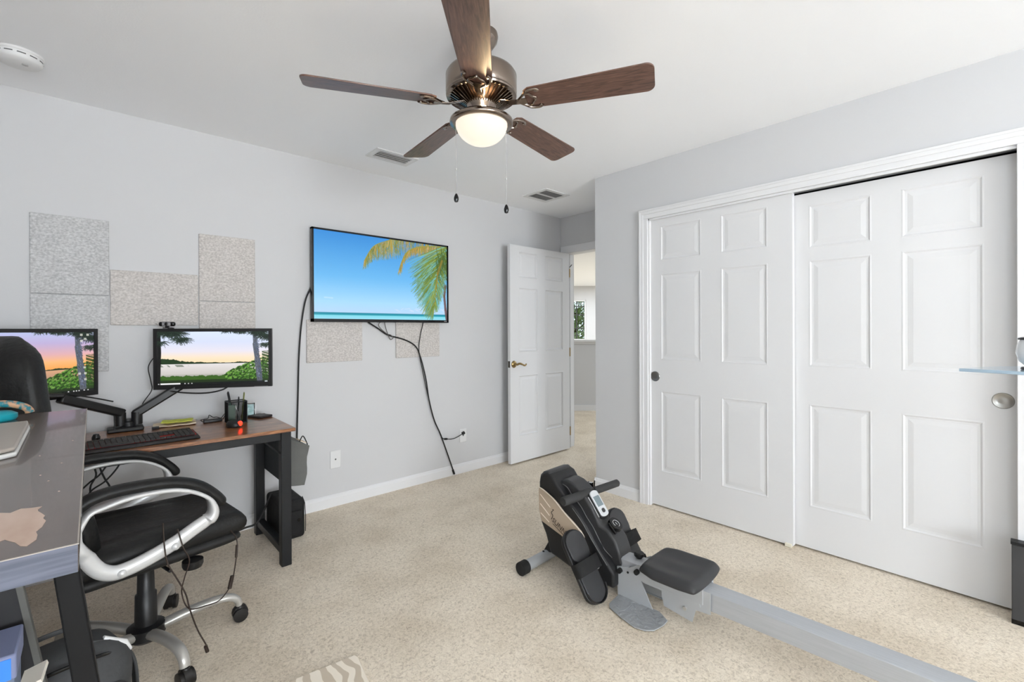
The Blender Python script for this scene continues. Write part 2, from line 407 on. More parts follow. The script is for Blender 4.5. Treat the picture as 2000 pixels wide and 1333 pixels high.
# entry door, opened against the back wall: hinge at (3.628,3.095)
e = weld(panel_slab([(.108,.366),(.470,.738)], ZR, .84, 2.02, .035, 2.1).build('door_3', DOORM))
e.location = (2.826, 3.120, .018); e.rotation_euler = (0,0,R(.7)); struct(e, 'open white six panel entry door swung against the television wall', 'door')
m = MB(); m.lathe([(.0,-.012),(.012,-.012),(.024,-.009),(.031,-.004),(.033,0)], (.045,0,.915), 28, 1)
m.tube([(.045,-.008,.915),(.045,-.05,.915)], [.011,.009], 12)
hn = m.build('handle_rose', BRASS, e, smooth=True)
m = MB(); m.tube(smoothpath([(.040,-.047,.913),(.07,-.05,.922),(.10,-.05,.915),(.13,-.048,.903),(.152,-.046,.905),(.160,-.046,.916)], 5), [.010]*10+[.008]*10+[.0065]*6, 10)
m.build('lever', BRASS, e, smooth=True)
m = MB().box(-.0015, .0, .006, .029, .885, .945)
m.build('latch_plate', mat('latch_metal', (.30,.28,.25), .35, metal=.9), e)
for hz in (.18, 1.0, 1.82):
    MB().lathe([(.007,-.045),(.007,.045)], (.845,.0,hz), 12).build('hinge', BRASS, e, smooth=True)
MB().tube([(.845,0,1.88),(.827,-.045,1.90)], .004, 8).build('hinge_stop', mat('stop_dark', (.3,.3,.3), .5, metal=.6), e)

# ------------------------------------------------------------------ hall beyond the doorway
def W(lat, d, z):
    return Vector((math.sin(YAW)*d+math.cos(YAW)*lat, math.cos(YAW)*d-math.sin(YAW)*lat, z))
HAX = (Vector((math.cos(YAW), -math.sin(YAW), 0)), Vector((math.sin(YAW), math.cos(YAW), 0)), Vector((0,0,1)))
def hbox(m, l0, l1, d0, d1, z0, z1):
    c = W((l0+l1)/2, (d0+d1)/2, (z0+z1)/2); return m.obox(c, HAX, (l1-l0)/2, (d1-d0)/2, (z1-z0)/2)
struct(hbox(MB(), .3, 2.6, 7.09, 7.2, 0, 1.06).build('wall_hall', WALL), 'light grey half wall across the hall beyond the doorway', 'half wall')
struct(hbox(hbox(MB(), .28, 2.62, 7.04, 7.25, 1.06, 1.095), .3, 2.6, 7.07, 7.09, 1.03, 1.06).build('trim_3', TRIM, bevel=.004), 'white ledge capping the hall half wall', 'ledge')
struct(hbox(MB(), .3, 2.6, 7.075, 7.09, 0, .085).build('baseboard_hall', TRIM), 'white baseboard of the hall half wall', 'baseboard')
m = MB(); l0, l1, z0, z1 = 1.0, 2.03, .95, 2.06
hbox(m, -2, l0, 12.6, 12.72, 0, CZ); hbox(m, l1, 4.5, 12.6, 12.72, 0, CZ); hbox(m, l0, l1, 12.6, 12.72, 0, z0); hbox(m, l0, l1, 12.6, 12.72, z1, CZ)
struct(m.build('wall_far', WALL), 'white far wall with a window seen through the doorway', 'wall')
m = MB()
for a, b, c, d in ((l0, l0+.04, z0, z1), (l1-.04, l1, z0, z1), (l0, l1, z0, z0+.04), (l0, l1, z1-.04, z1)): hbox(m, a, b, 12.62, 12.67, c, d)
w2 = struct(m.build('window_2', WHITEP), 'white framed window in the far room with trees outside', 'window')
m = MB()
for lx in (1.78,): hbox(m, lx-.012, lx+.012, 12.64, 12.66, z0, z1)
for lz in (1.28, 1.65, 1.88): hbox(m, l0, l1, 12.64, 12.66, lz-.012, lz+.012)
m.build('muntin', mat('muntin_dark', (.25,.25,.25), .6), w2)
hbox(MB(), l0+.03, l1-.03, 12.652, 12.656, z0+.03, z1-.03).build('pane', GLASSM, w2)
# hall enclosure
struct(MB().box(XD+.115, 13.3, -2.0, -1.9, 0, CZ).box(13.3, 13.4, -2, 4.0, 0, CZ).box(XD+.115, XD+.215, YT, 12.5, 0, CZ).build('wall_loft', WALL), 'side walls of the loft beyond the doorway', 'wall')
# tree outside
random.seed(5)
t = empty('tree', W(2.2, 15.5, 0), 'leafy green tree outside the far window', 'tree')
m = MB(); m.tube(smoothpath([(0,0,-2),(.03,.02,.5),(-.03,.05,1.2),(.05,.0,1.9)], 4), .06, 8)
for k in range(9):
    a = random.random()*6.28; zz = .6+k*.16
    m.tube(smoothpath([(0,0,zz),(.3*math.cos(a),.3*math.sin(a),zz+.2),(.7*math.cos(a),.7*math.sin(a),zz+.5)], 3), .018, 6)
m.build('trunk', BARK, t)
m = MB()
for k in range(7000):
    th = random.random()*6.28; ph = math.acos(random.uniform(-1,1)); rr = 1.9*random.random()**.4
    c = Vector((rr*math.sin(ph)*math.cos(th), rr*math.sin(ph)*math.sin(th), 1.5+rr*.85*math.cos(ph)))
    q = Euler((random.random()*6, random.random()*6, random.random()*6)).to_matrix(); s = random.uniform(.04,.085)
    m.add([c+q@Vector(v)*s for v in ((-1,0,0),(0,-.45,.1),(1,0,0),(0,.45,.1))], [(0,1,2,3)])
m.build('foliage', LEAF, t)
struct(hbox(MB(), -12, 12, 12.9, 40, -1.4, -1.3).build('ground', GRASS), 'lawn outside the far window', 'ground')

# ------------------------------------------------------------------ felt wall panels
FG = 'felt acoustic panels on the wall'
for (x0, x1, z0, z1, mt, lab) in (
    (-.225,.070,1.444,1.843,FELTC,'upper grey felt panel of the left column above the left monitor'),
    (-.225,.066,1.040,1.441,FELTC,'lower grey felt panel partly hidden by the left monitor'),
    (.073,.466,1.286,1.584,FELT,'wide felt panel joining the two columns behind the webcam'),
    (.471,.770,1.433,1.832,FELT,'upper beige grey felt panel above the right monitor'),
    (.471,.770,1.030,1.430,FELT,'lower beige grey felt panel directly behind the right monitor top'),
    (1.084,1.481,1.029,1.328,FELT,'wide felt panel below the left end of the television'),
    (1.756,2.158,1.034,1.334,FELT,'felt panel behind the cables below the right end of the television')):
    o = MB().box(x0, x1, YT-.0125, YT+.0005, z0, z1).build('felt_panel', mt, bevel=.004, seg=2)
    tozero(o, ((x0+x1)/2, YT, z0)); tag(o, lab, 'acoustic panel', FG)

# ------------------------------------------------------------------ outlets
def outlet(x, z, w, h, lab, hole=True):
    o = MB().box(x-w/2, x+w/2, YT-.007, YT+.0005, z-h/2, z+h/2).build('wall_plate', WHITEP, bevel=.003)
    tozero(o, (x, YT, z)); tag(o, lab, 'wall plate')
    m = MB(); m.lathe([(.0,-.012),(.0035,-.012),(.0045,-.008),(.006,-.0075),(.006,-.006)], (0,0,0), 14, 1)
    m.build('jack', mat('jack_grey', (.4,.4,.4), .4, metal=.7), o, smooth=True)
outlet(1.279, .333, .076, .125, 'white wall plate with one small coaxial jack')
outlet(2.402, .325, .072, .115, 'white wall outlet near the door with a black plug')

# ------------------------------------------------------------------ painted screen pictures (computed in the script)
class Pic:
    def __init__(s, w, h): s.w = w; s.h = h; s.a = np.zeros((h, w, 3)); s.yy, s.xx = np.mgrid[0:h, 0:w]; s.u = (s.xx+.5)/w; s.v = 1-(s.yy+.5)/h
    def fill(s, mask, rgb, al=1.):
        m_ = (mask*al)[..., None] if mask.dtype != bool else (mask.astype(float)*al)[..., None]
        s.a = s.a*(1-m_)+np.array(rgb)*m_
    def stroke(s, pts, wid, rgb, al=.9):
        for i in range(len(pts)-1):
            (x0, y0), (x1, y1) = pts[i], pts[i+1]
            w = wid if not isinstance(wid, (list, tuple)) else wid[0]+(wid[1]-wid[0])*i/max(1, len(pts)-2)
            asp = s.w/s.h; X0, X1 = x0*asp, x1*asp
            lo = int(max(0, (min(x0,x1)-w)*s.w)); hi = int(min(s.w, (max(x0,x1)+w)*s.w+2))
            t0 = int(max(0, (1-max(y0,y1)-w)*s.h)); t1 = int(min(s.h, (1-min(y0,y1)+w)*s.h+2))
            if lo >= hi or t0 >= t1: continue
            U = s.u[t0:t1, lo:hi]*asp; V = s.v[t0:t1, lo:hi]
            dx, dy = X1-X0, y1-y0; L2 = dx*dx+dy*dy+1e-9
            t = np.clip(((U-X0)*dx+(V-y0)*dy)/L2, 0, 1); d = np.hypot(U-X0-t*dx, V-y0-t*dy)
            k = (np.clip((w-d)/(.7/s.h)+.5, 0, 1)*al)[..., None]
            s.a[t0:t1, lo:hi] = s.a[t0:t1, lo:hi]*(1-k)+np.array(rgb)*k
def ramp(t, stops):
    t = np.asarray(t); out = np.zeros(t.shape+(3,))
    for c in range(3): out[..., c] = np.interp(t, [q[0] for q in stops], [q[1][c] for q in stops])
    return out
def nz(u, seed, n=8, base=3.):
    rs = np.random.RandomState(seed); o = np.zeros_like(u)
    for k in range(n): o += np.sin(u*base*1.7**k*6.28+rs.rand()*6.28)/1.45**k
    return o/2.5
def tv_picture():
    p = Pic(400, 225)
    p.a = ramp(p.v, [(0,(.62,.87,.95)),(.045,(.50,.86,.92)),(.055,(.10,.60,.68)),(.075,(.10,.52,.62)),(.082,(.72,.85,.97)),(.2,(.66,.86,.99)),(.5,(.42,.73,.95)),(1,(.22,.56,.86))])
    rs = np.random.RandomState(3)
    for k in range(26):   # clouds at the horizon
        x = rs.uniform(.55,1); p.stroke([(x,.10+rs.rand()*.05),(x+rs.uniform(.01,.05),.10+rs.rand()*.05)], .004, (.90,.90,.98), .5)
    p.stroke([(.07,.245),(.12,.24)], .008, (.78,.90,.99), .6)
    # trunk on the right
    p.stroke([(.985,.47),(.975,.33),(.985,.15),(.995,.02)], .018, (.42,.30,.30))
    # long frond arcs
    def frond(spine, n, ln, dirs, cols, w=.0035, seed=0):
        rs = np.random.RandomState(seed); S = smoothpath([(a, b, 0) for a, b in spine], 14)
        for i in range(n):
            t = rs.rand()**.9; q = S[int(t*(len(S)-1))]
            d = dirs(t, rs); L = ln(t)*rs.uniform(.7,1.05)
            pts = [(q.x+d[0]*L*s_, q.y+d[1]*L*s_-.10*L*s_*s_*2) for s_ in (0,.35,.7,1)]
            p.stroke(pts, [w, w*.35], cols[rs.randint(len(cols))], .85)
        p.stroke([(q.x, q.y) for q in S], [.007,.004], (.62,.60,.25))
    og = [(.55,.56,.22),(.66,.58,.22),(.40,.48,.22),(.78,.60,.28),(.80,.66,.40),(.33,.42,.18),(.60,.66,.45)]
    gr = [(.36,.46,.15),(.44,.55,.20),(.52,.62,.25),(.28,.38,.13),(.60,.66,.28),(.45,.50,.20)]
    frond([(.98,1.02),(.80,1.04),(.60,1.03),(.50,.97),(.40,.88),(.335,.70)], 420, lambda t: .10+.10*math.sin(PI*min(1,t*1.05)), lambda t, r_: (r_.uniform(-.35,.28)*.56, -1), og, seed=1)
    frond([(1.0,.98),(.85,.98),(.72,.93),(.64,.83),(.595,.62)], 420, lambda t: .13*(1-t*.55), lambda t, r_: (r_.uniform(-.6,.4)*.56, -1), [(.80,.58,.28),(.70,.52,.22),(.62,.60,.26),(.86,.70,.45)]+og[:3], seed=2)
    # big drooping fan frond
    rs = np.random.RandomState(7); S = smoothpath([(1.0,1.02,0),(.97,.88,0),(.925,.65,0),(.905,.42,0),(.885,.20,0)], 20)
    for i in range(1500):
        t = rs.rand(); q = S[int(t*(len(S)-1))]; side = -1 if rs.rand() < .66 else 1
        L = (.60*(1-t)**.6+.10)*rs.uniform(.5,1.0)*(1 if side < 0 else .4)
        ang = R(rs.uniform(192,236)+t*28) if side < 0 else R(rs.uniform(285,335)-t*10)
        d = (math.cos(ang)*.56, math.sin(ang)); c = gr[rs.randint(6)] if rs.rand() < .8 else (.45,.78,.86)
        if t > .55 and rs.rand() < .45: c = (.30,.66,.72) if rs.rand() < .5 else (.58,.62,.28)
        pts = [(q.x+d[0]*L*s_, q.y+d[1]*L*s_-.06*s_*s_) for s_ in (0,.35,.7,1)]
        p.stroke(pts, [.0042,.0016], c, .8)
    for k in range(60):
        a = rs.uniform(.90,1.0); p.stroke([(a,rs.uniform(.55,1)),(a+.02,rs.uniform(.5,.9))], .004, (.26,.36,.13), .7)
    p.stroke([(.955,.80),(.915,.62),(.90,.42),(.887,.22)], [.016,.004], (.60,.50,.18), .75)
    return p
def lake_picture(icons):
    p = Pic(400, 226)
    p.a = ramp(p.v, [(0,(.12,.2,.08)),(.20,(.80,.78,.76)),(.40,(.90,.88,.88)),(.405,(.98,.87,.70)),(.50,(.98,.89,.78)),(.62,(.91,.89,.93)),(.80,(.84,.87,.96)),(1,(.85,.90,.99))])
    if icons: # warmer, more saturated sunset on the left-hand screen
        p.a = p.a*.0+ramp(p.v, [(0,(.12,.2,.08)),(.20,(.70,.55,.48)),(.40,(.86,.66,.50)),(.405,(.98,.66,.34)),(.52,(.99,.74,.50)),(.64,(.90,.70,.72)),(.82,(.76,.70,.86)),(1,(.74,.78,.93))])
    n = nz(p.u, 4)
    top = .405+.06*np.clip(1-p.u*2.2, 0, 1)+.04*np.clip(.30-p.u, 0, 1)*3+.012*n+.012*nz(p.u, 11, 9, 14)*(p.u < .34)
    p.fill((p.v < top) & (p.v > .385), (.13,.22,.12))
    p.fill((p.v < .37) & (p.v > .33) & (p.u < .32) & (nz(p.u+p.v*.5, 9, 9, 6) > .1), (.40,.44,.38), .7)
    # grass along the bottom
    g = .16+.02*nz(p.u, 6, 9, 9)
    p.fill(p.v < g, (.26,.42,.14)); p.fill((p.v < g) & (nz(p.u*3+p.v*7, 8, 9, 8) > .0), (.16,.30,.08), .8); p.fill((p.v < .085), (.10,.13,.09), .7)
    # right bank bushes
    for k in range(900):
        rs = np.random.RandomState(k); x = 1-rs.rand()**.8*.40; hh = .10+.34*max(0, (x-.60)/.40)**.75; y = .08+rs.rand()*hh
        c = [(.24,.44,.12),(.36,.58,.20),(.13,.26,.07),(.48,.66,.30),(.17,.32,.10),(.10,.19,.07)][rs.randint(6)]
        p.stroke([(x,y),(x+.006,y+.01)], .011, c, .85)
    # right trunk
    rs = np.random.RandomState(2)
    p.stroke([(.868,1.03),(.872,.75),(.892,.45),(.915,.05)], [.034,.050], (.36,.38,.42), 1)
    for k in range(160):
        t = rs.rand(); x = .868+.047*t+rs.uniform(-.022,.022); y = 1-t*.93
        p.stroke([(x,y),(x+.004,y-.02)], .004, [(.52,.56,.66),(.22,.24,.28),(.30,.36,.52)][rs.randint(3)], .7)
    p.fill((p.u > .90) & (p.v < .62) & (nz(p.u*2+p.v*3, 5, 8, 6) > -.2) & (p.u > .935), (.16,.26,.10), .85)
    # left trunk and hanging needles
    p.stroke([(.015,1.0),(.02,.6),(.012,.05)], .03, (.08,.08,.08), 1)
    for (cx, cy, n_, L) in ((.06,1.0,220,.26),(.16,.98,200,.24),(.22,.86,160,.20),(.02,.8,90,.18),(.62,1.02,160,.10),(.74,1.02,220,.14),(.90,1.0,240,.22),(.97,.92,180,.20),(.98,.75,120,.15)):
        for k in range(n_):
            a = R(rs.uniform(185,355)); l = L*rs.uniform(.4,1); x = cx+rs.uniform(-.05,.05); y = cy+rs.uniform(-.02,.03)
            p.stroke([(x,y),(x+math.cos(a)*l*.4, y+math.sin(a)*l*.6)], .003, (.10,.15,.12) if rs.rand() < .8 else (.20,.28,.22), .75)
    # task bar
    p.fill((p.v < .035), (.06,.07,.09), .85)
    if icons:
        for (x, y) in ((.925,.40),(.93,.30),(.885,.30),(.93,.20),(.90,.95),(.93,.88),(.90,.85),(.95,.95)): p.fill((abs(p.u-x) < .009) & (abs(p.v-y) < .017), (.86,.86,.82), .8)
        for x in (.80,.84,.86,.88,.92,.95): p.fill((abs(p.u-x) < .006) & (abs(p.v-.018) < .010), (.9,.9,.9), .9)
    else:
        p.fill((p.u > .03) & (p.u < .20) & (p.v < .030) & (p.v > .006), (.97,.97,.97))
        for x in (.015,.24,.27,.30): p.fill((abs(p.u-x) < .006) & (abs(p.v-.018) < .010), (.9,.9,.9), .9)
        p.fill((abs(p.u-.972) < .012) & (abs(p.v-.02) < .012), (.85,.88,.9), .9)
    return p
def screen_mesh(name, pic, w, h, mt, parent, y=0.):
    nx, ny = pic.w, pic.h
    xs = np.linspace(-w/2, w/2, nx); zs = np.linspace(h/2, -h/2, ny)
    co_ = np.zeros((ny, nx, 3)); co_[..., 0] = xs[None]; co_[..., 1] = y; co_[..., 2] = zs[:, None]
    idx = np.arange(nx*ny).reshape(ny, nx)
    f = np.stack([idx[:-1, :-1], idx[1:, :-1], idx[1:, 1:], idx[:-1, 1:]], -1).reshape(-1, 4)
    me = bpy.data.meshes.new(name); me.vertices.add(nx*ny); me.vertices.foreach_set('co', co_.ravel())
    me.loops.add(f.size); me.loops.foreach_set('vertex_index', f.ravel().astype(np.int32))
    me.polygons.add(len(f)); me.polygons.foreach_set('loop_start', (np.arange(len(f))*4).astype(np.int32))
    me.update(calc_edges=True)
    ca = me.color_attributes.new('Col', 'FLOAT_COLOR', 'POINT')
    a = np.clip(pic.a, 0, 1).reshape(-1, 3); a = np.where(a <= .04045, a/12.92, ((a+.055)/1.055)**2.4)
    ca.data.foreach_set('color', np.hstack([a, np.ones((len(a),1))]).astype(np.float32).ravel())
    me.materials.append(mt); o = bpy.data.objects.new(name, me); COL.objects.link(o); o.parent = parent
    return o

# ------------------------------------------------------------------ television
tv = empty('television', (1.662, 3.222, 1.636), 'large flat television on the wall showing a palm frond over the sea', 'television')
tw, th_ = 1.113, .648
m = MB(); b = .012
m.box(-tw/2, tw/2, 0, .035, -th_/2, -th_/2+.022).box(-tw/2, tw/2, 0, .035, th_/2-b, th_/2).box(-tw/2, -tw/2+b, 0, .035, -th_/2, th_/2).box(tw/2-b, tw/2, 0, .035, -th_/2, th_/2)
m.build('bezel', BLACKG, tv)
MB().box(-tw/2+.01, tw/2-.01, .012, .045, -th_/2+.01, th_/2-.01).build('back_cover', BLACKP, tv)
screen_mesh('screen', tv_picture(), tw-2*b+.002, th_-.034+.002, screen_mat('tv_screen', 1.0), tv, .008).location = (0,0,.005)
MB().box(tw/2-.045, tw/2-.02, -.0008, 0, -th_/2+.008, -th_/2+.014).build('brand_mark', mat('mark_grey', (.6,.6,.62), .4), tv)
MB().box(-.15, .15, .045, .0575, -.12, .12).build('wall_mount', BLACKM, tv)

def wallcord(name, pts, r, y, label, cat='cable', m_=None, ends=None):
    P = smoothpath([(a, y, b_) for a, b_ in pts], 8)
    o = MB().tube(P, r, 8).build(name, m_ or CORD, smooth=True); tozero(o, P[-1]); tag(o, label, cat)
    return o
wallcord('power_cable', [(1.135,1.60),(1.106,1.536),(1.072,1.447),(1.045,1.274),(1.030,1.067),(1.022,.792),(1.015,.525),(1.015,.40)], .0055, 3.262, 'black cable hanging from the left side of the television to the desk')
o = wallcord('television_cable', [(1.50,1.335),(1.526,1.312),(1.608,1.262),(1.684,1.215),(1.824,1.177),(1.925,1.121),(1.972,1.024),(2.019,.854),(2.047,.684),(2.096,.508),(2.166,.357),(2.29,.035)], .0055, 3.262, 'thick black cable running from the television down to the baseboard')
MB().tube([Vector((2.283,3.262,.05))-o.location, Vector((2.297,3.262,.012))-o.location], .009, 10).build('plug', CORD, o, smooth=True)
wallcord('signal_cable', [(1.99,1.335),(1.988,1.307),(1.963,1.211),(1.949,1.087),(1.986,.899),(2.033,.706),(2.090,.510),(2.160,.365)], .0035, 3.250, 'thin black cable dropping from the lower right of the television')
o = wallcord('outlet_cable', [(2.166,.357),(2.185,.335),(2.207,.329),(2.26,.318),(2.312,.32),(2.37,.338),(2.40,.350)], .0035, 3.262, 'short black cable curving over to the wall outlet by the door')
MB().tube([Vector((2.385,3.262,.345))-o.location, Vector((2.405,3.262,.353))-o.location], .014, 12).build('plug', CORD, o, smooth=True)
MB().tube([Vector((2.20,3.262,.329))-o.location, Vector((2.225,3.262,.325))-o.location], .008, 10).build('inline_filter', CORD, o, smooth=True)
wallcord('spare_cable', [(1.64,1.335),(1.60,1.29),(1.66,1.23),(1.70,1.215),(1.72,1.195),(1.70,1.18),(1.685,1.20),(1.665,1.25),(1.65,1.31),(1.66,1.335)], .003, 3.249, 'thin grey looped lead under the middle of the television', m_=mat('cord_grey', (.35,.34,.33), .6))

# ------------------------------------------------------------------ ceiling vents and detector
def vent(x0, x1, y0, y1, lab, dark, split):
    v = empty('ceiling_vent', ((x0+x1)/2, (y0+y1)/2, CZ), lab, 'ceiling vent')
    w, h = x1-x0, y1-y0; m = MB(); f_ = .035
    m.box(-w/2, w/2, -h/2, -h/2+f_, -.007, 0).box(-w/2, w/2, h/2-f_, h/2, -.007, 0).box(-w/2, -w/2+f_, -h/2+f_, h/2-f_, -.007, 0).box(w/2-f_, w/2, -h/2+f_, h/2-f_, -.007, 0)
    if split: m.box(-w/2+f_, w/2-f_, -.010, .010, -.006, 0)
    m.build('frame', WHITEP, v)
    MB().box(-w/2+.01, w/2-.01, -h/2+.01, h/2-.01, -.0015, -.0005).build('duct', VENTG if dark else mat('duct_pale', (.66,.66,.66), .8), v)
    n = 12 if dark else 4
    for k in range(n):
        yy = -h/2+f_+(h-2*f_)*(k+.5)/n; s = (h-2*f_)/n*.42
        m = MB(); m.obox((0, yy, -.005 if not dark else -.0035), ((1,0,0),(0,math.cos(.5),math.sin(.5)),(0,-math.sin(.5),math.cos(.5))), w/2-f_, s if not dark else s*.6, .0008)
        m.build('louver', WHITEP if not dark else mat('louver_grey', (.62,.62,.62), .6), v)
vent(1.372,1.680,2.788,2.969,'white supply vent in the ceiling near the television wall', False, False)
vent(2.82,3.12,2.655,2.95,'square return vent with two dark grilles in the ceiling by the doorway', True, True)

sd = empty('smoke_detector', (-.225, 2.87, CZ), 'round white smoke detector on the ceiling above the desk', 'smoke detector')
MB().lathe([(.078,0),(.078,-.008),(.074,-.012),(.074,-.030),(.066,-.040),(.040,-.046),(.0,-.048)], (0,0,0), 48).build('cover', WHITEP, sd, smooth=True)
for k in range(12):
    a = k*PI/6; m = MB()
    for j in range(6):
        b0 = a+j*.06; b1 = b0+.06
        m.add([(.0746*math.cos(b0),.0746*math.sin(b0),-.018),(.0746*math.cos(b1),.0746*math.sin(b1),-.018),(.0746*math.cos(b1),.0746*math.sin(b1),-.0225),(.0746*math.cos(b0),.0746*math.sin(b0),-.0225)], [(0,1,2,3)])
    m.build('slot', mat('slot_dark', (.35,.35,.35), .8), sd)
MB().lathe([(.010,-.0465),(.010,-.050),(0,-.051)], (.02,-.02,0), 16).build('button', mat('button_grey', (.72,.72,.72), .5), sd, smooth=True)

# ------------------------------------------------------------------ ceiling fan
FX, FY = 1.160, 1.447
fan = empty('ceiling_fan', (FX, FY, CZ), 'nickel ceiling fan with five dark wood blades and a lit bowl lamp', 'ceiling fan')
def fz(z): return z-CZ
MB().lathe([(.066,0),(.068,-.012),(.064,-.03),(.050,-.050),(.030,-.062),(.016,-.068),(.014,-.08)], (0,0,0), 40).build('canopy', CHROME, fan, smooth=True)
MB().lathe([(.012,-.07),(.012,fz(2.30))], (0,0,0), 20).build('downrod', CHROME, fan, smooth=True)
MB().lathe([(.012,fz(2.315)),(.03,fz(2.312)),(.045,fz(2.300)),(.10,fz(2.292)),(.135,fz(2.280)),(.142,fz(2.268)),(.142,fz(2.205)),(.139,fz(2.200)),(.139,fz(2.196)),(.142,fz(2.192)),(.140,fz(2.186)),(.124,fz(2.184)),(.118,fz(2.190))], (0,0,0), 64).build('motor_housing', CHROME, fan, smooth=True, angle=50)
MB().lathe([(.122,fz(2.192)),(.062,fz(2.160)),(.056,fz(2.158))], (0,0,0), 48).build('motor_base', mat('dark_cavity', (.20,.14,.10), .4, metal=.6), fan, smooth=True)
RIB = mat('rib_nickel', (.60,.54,.48), .18, metal=1.)
for k in range(40):
    a = 2*PI*(k+.5)/40; ca, sa = math.cos(a), math.sin(a)
    m = MB()
    p = [(.134,fz(2.187)),(.060,fz(2.148)),(.060,fz(2.158)),(.122,fz(2.191))]
    for sgn in (-1,1): pass
    tx, ty = -sa*.0022, ca*.0022
    vs = [(r_*ca+s_*tx, r_*sa+s_*ty, z_) for s_ in (-1,1) for r_, z_ in p]
    m.add(vs, [(0,1,2,3),(7,6,5,4),(0,4,5,1),(1,5,6,2),(2,6,7,3),(3,7,4,0)]); m.build('fin', RIB, fan)
MB().lathe([(.060,fz(2.165)),(.062,fz(2.150)),(.050,fz(2.140)),(.047,fz(2.118)),(.055,fz(2.112)),(.085,fz(2.108)),(.110,fz(2.101)),(.126,fz(2.090)),(.128,fz(2.080)),(.124,fz(2.074)),(.106,fz(2.074)),(.104,fz(2.080))], (0,0,0), 64).build('light_fitter', CHROME, fan, smooth=True, angle=60)
GLOBE = mat('frosted_globe', (.55,.52,.48), .3, emis=(1.,.955,.88), estr=.86)
prof = [(.1035,fz(2.078))]+[(.1035*math.cos(t_), fz(2.078)-.082*math.sin(t_)) for t_ in [PI/2*i/14 for i in range(1, 15)]]
prof[-1] = (0, fz(2.078)-.082)
MB().lathe(prof, (0,0,0), 56).build('globe', GLOBE, fan, smooth=True)
BZ = fz(2.152)
def blade_outline(n=7):
    pts = []; r1, r2_, w1, w2, rc = .185, .665, .056, .070, .030
    pts += [(r1, -w1*.75), (r1+.02, -w1)]
    for i in range(n+1):
        a = -PI/2+PI/2*i/n; pts.append((r2_-rc+rc*math.cos(a), -w2+rc+rc*math.sin(a)))
    for i in range(n+1):
        a = PI/2*i/n; pts.append((r2_-rc+rc*math.cos(a), w2-rc+rc*math.sin(a)))
    pts += [(r1+.02, w1), (r1, w1*.75)]
    return pts
for k, deg in enumerate((11,83,155,227,299)):
    bl = MB().prism(blade_outline(), 2, -.003, .003).build('blade', BLADE, fan, bevel=.0012)
    pitch = R(-12)
    bl.rotation_euler = Euler((pitch, 0, R(deg)), 'XYZ'); bl.location = (0,0,BZ)
    m = MB()
    m.sweep([(.075,0,.010),(.10,0,.004),(.13,0,-.006),(.16,0,-.008),(.19,0,-.0075)], (0,1,0), [.012,.013,.013,.014,.016], .004)
    for s_ in (-1,1):
        m.tube(smoothpath([(.150,0,-.007),(.172,s_*.020,-.008),(.200,s_*.046,-.007),(.232,s_*.050,-.006),(.246,s_*.040,-.006)], 5), .0048, 8)
        m.tube(smoothpath([(.160,s_*.006,-.008),(.186,s_*.030,-.008),(.205,s_*.030,-.007),(.216,s_*.014,-.007),(.228,s_*.004,-.006)], 5), .0040, 8)
        m.lathe([(0,-.010),(.006,-.009),(.007,-.005),(.007,-.003)], (.236,s_*.042,0), 12)
    m.lathe([(0,-.010),(.006,-.009),(.007,-.005),(.007,-.003)], (.226,0,0), 12)
    m.build('bracket', CHROME, bl, smooth=True)
def chain(dx, z_end, z_mid):
    lat = dx; c = Vector((math.cos(YAW)*lat, -math.sin(YAW)*lat, 0)); z0 = fz(2.078)
    m = MB(); m.tube([c+Vector((0,0,z0)), c+Vector((0,0,fz(z_end+.02)))], .0013, 6)
    m.lathe([(.0,.004),(.003,.002),(.003,-.004),(0,-.006)], c+Vector((0,0,fz(z_mid))), 8)
    o = m.build('pull_chain', mat('chain_metal', (.75,.75,.75), .3, metal=.6), fan, smooth=True)
    m = MB(); m.lathe([(.002,fz(z_end)+.024),(.006,fz(z_end)+.018),(.0095,fz(z_end)+.008),(.010,fz(z_end)),(.007,fz(z_end)-.010),(.0,fz(z_end)-.012)], c, 16)
    m.build('chain_pull', BLACKG, o, smooth=True)
chain(-.103, 1.777, 1.90); chain(.098, 1.732, 1.86)

# ------------------------------------------------------------------ computer desk with rustic top
DZ = .735
desk = empty('computer_desk', (.2, 2.89, 0), 'narrow desk with rustic brown top and black metal frame', 'desk')
def D(m): 
    m.v = [(a-.2, b-2.89, c) for a, b, c in m.v]; return m
D(MB().box(-.42, .80, 2.59, 3.19, DZ-.018, DZ)).build('desktop', RUST, desk, bevel=.0015)
for (a, b) in ((2.615,2.665),(3.13,3.18)):
    for x0 in (.735, -.405):
        D(MB().box(x0, x0+.05, a, b, 0, DZ-.018)).build('leg', BLACKM, desk, bevel=.003)
D(MB().box(-.36,.735,2.62,2.65,DZ-.063,DZ-.0185).box(-.36,.735,3.15,3.175,DZ-.063,DZ-.0185).box(.74,.78,2.665,3.13,DZ-.058,DZ-.0185).box(-.40,-.36,2.665,3.13,DZ-.058,DZ-.0185)).build('apron_rail', BLACKM, desk, bevel=.002)
for x0 in (.735, -.405): D(MB().box(x0+.005, x0+.045, 2.665, 3.13, .055, .095)).build('foot_bar', BLACKM, desk, bevel=.003)
D(MB().tube([(.735,2.635,.60),(.66,2.635,.672)], .005, 8)).build('brace', BLACKM, desk)
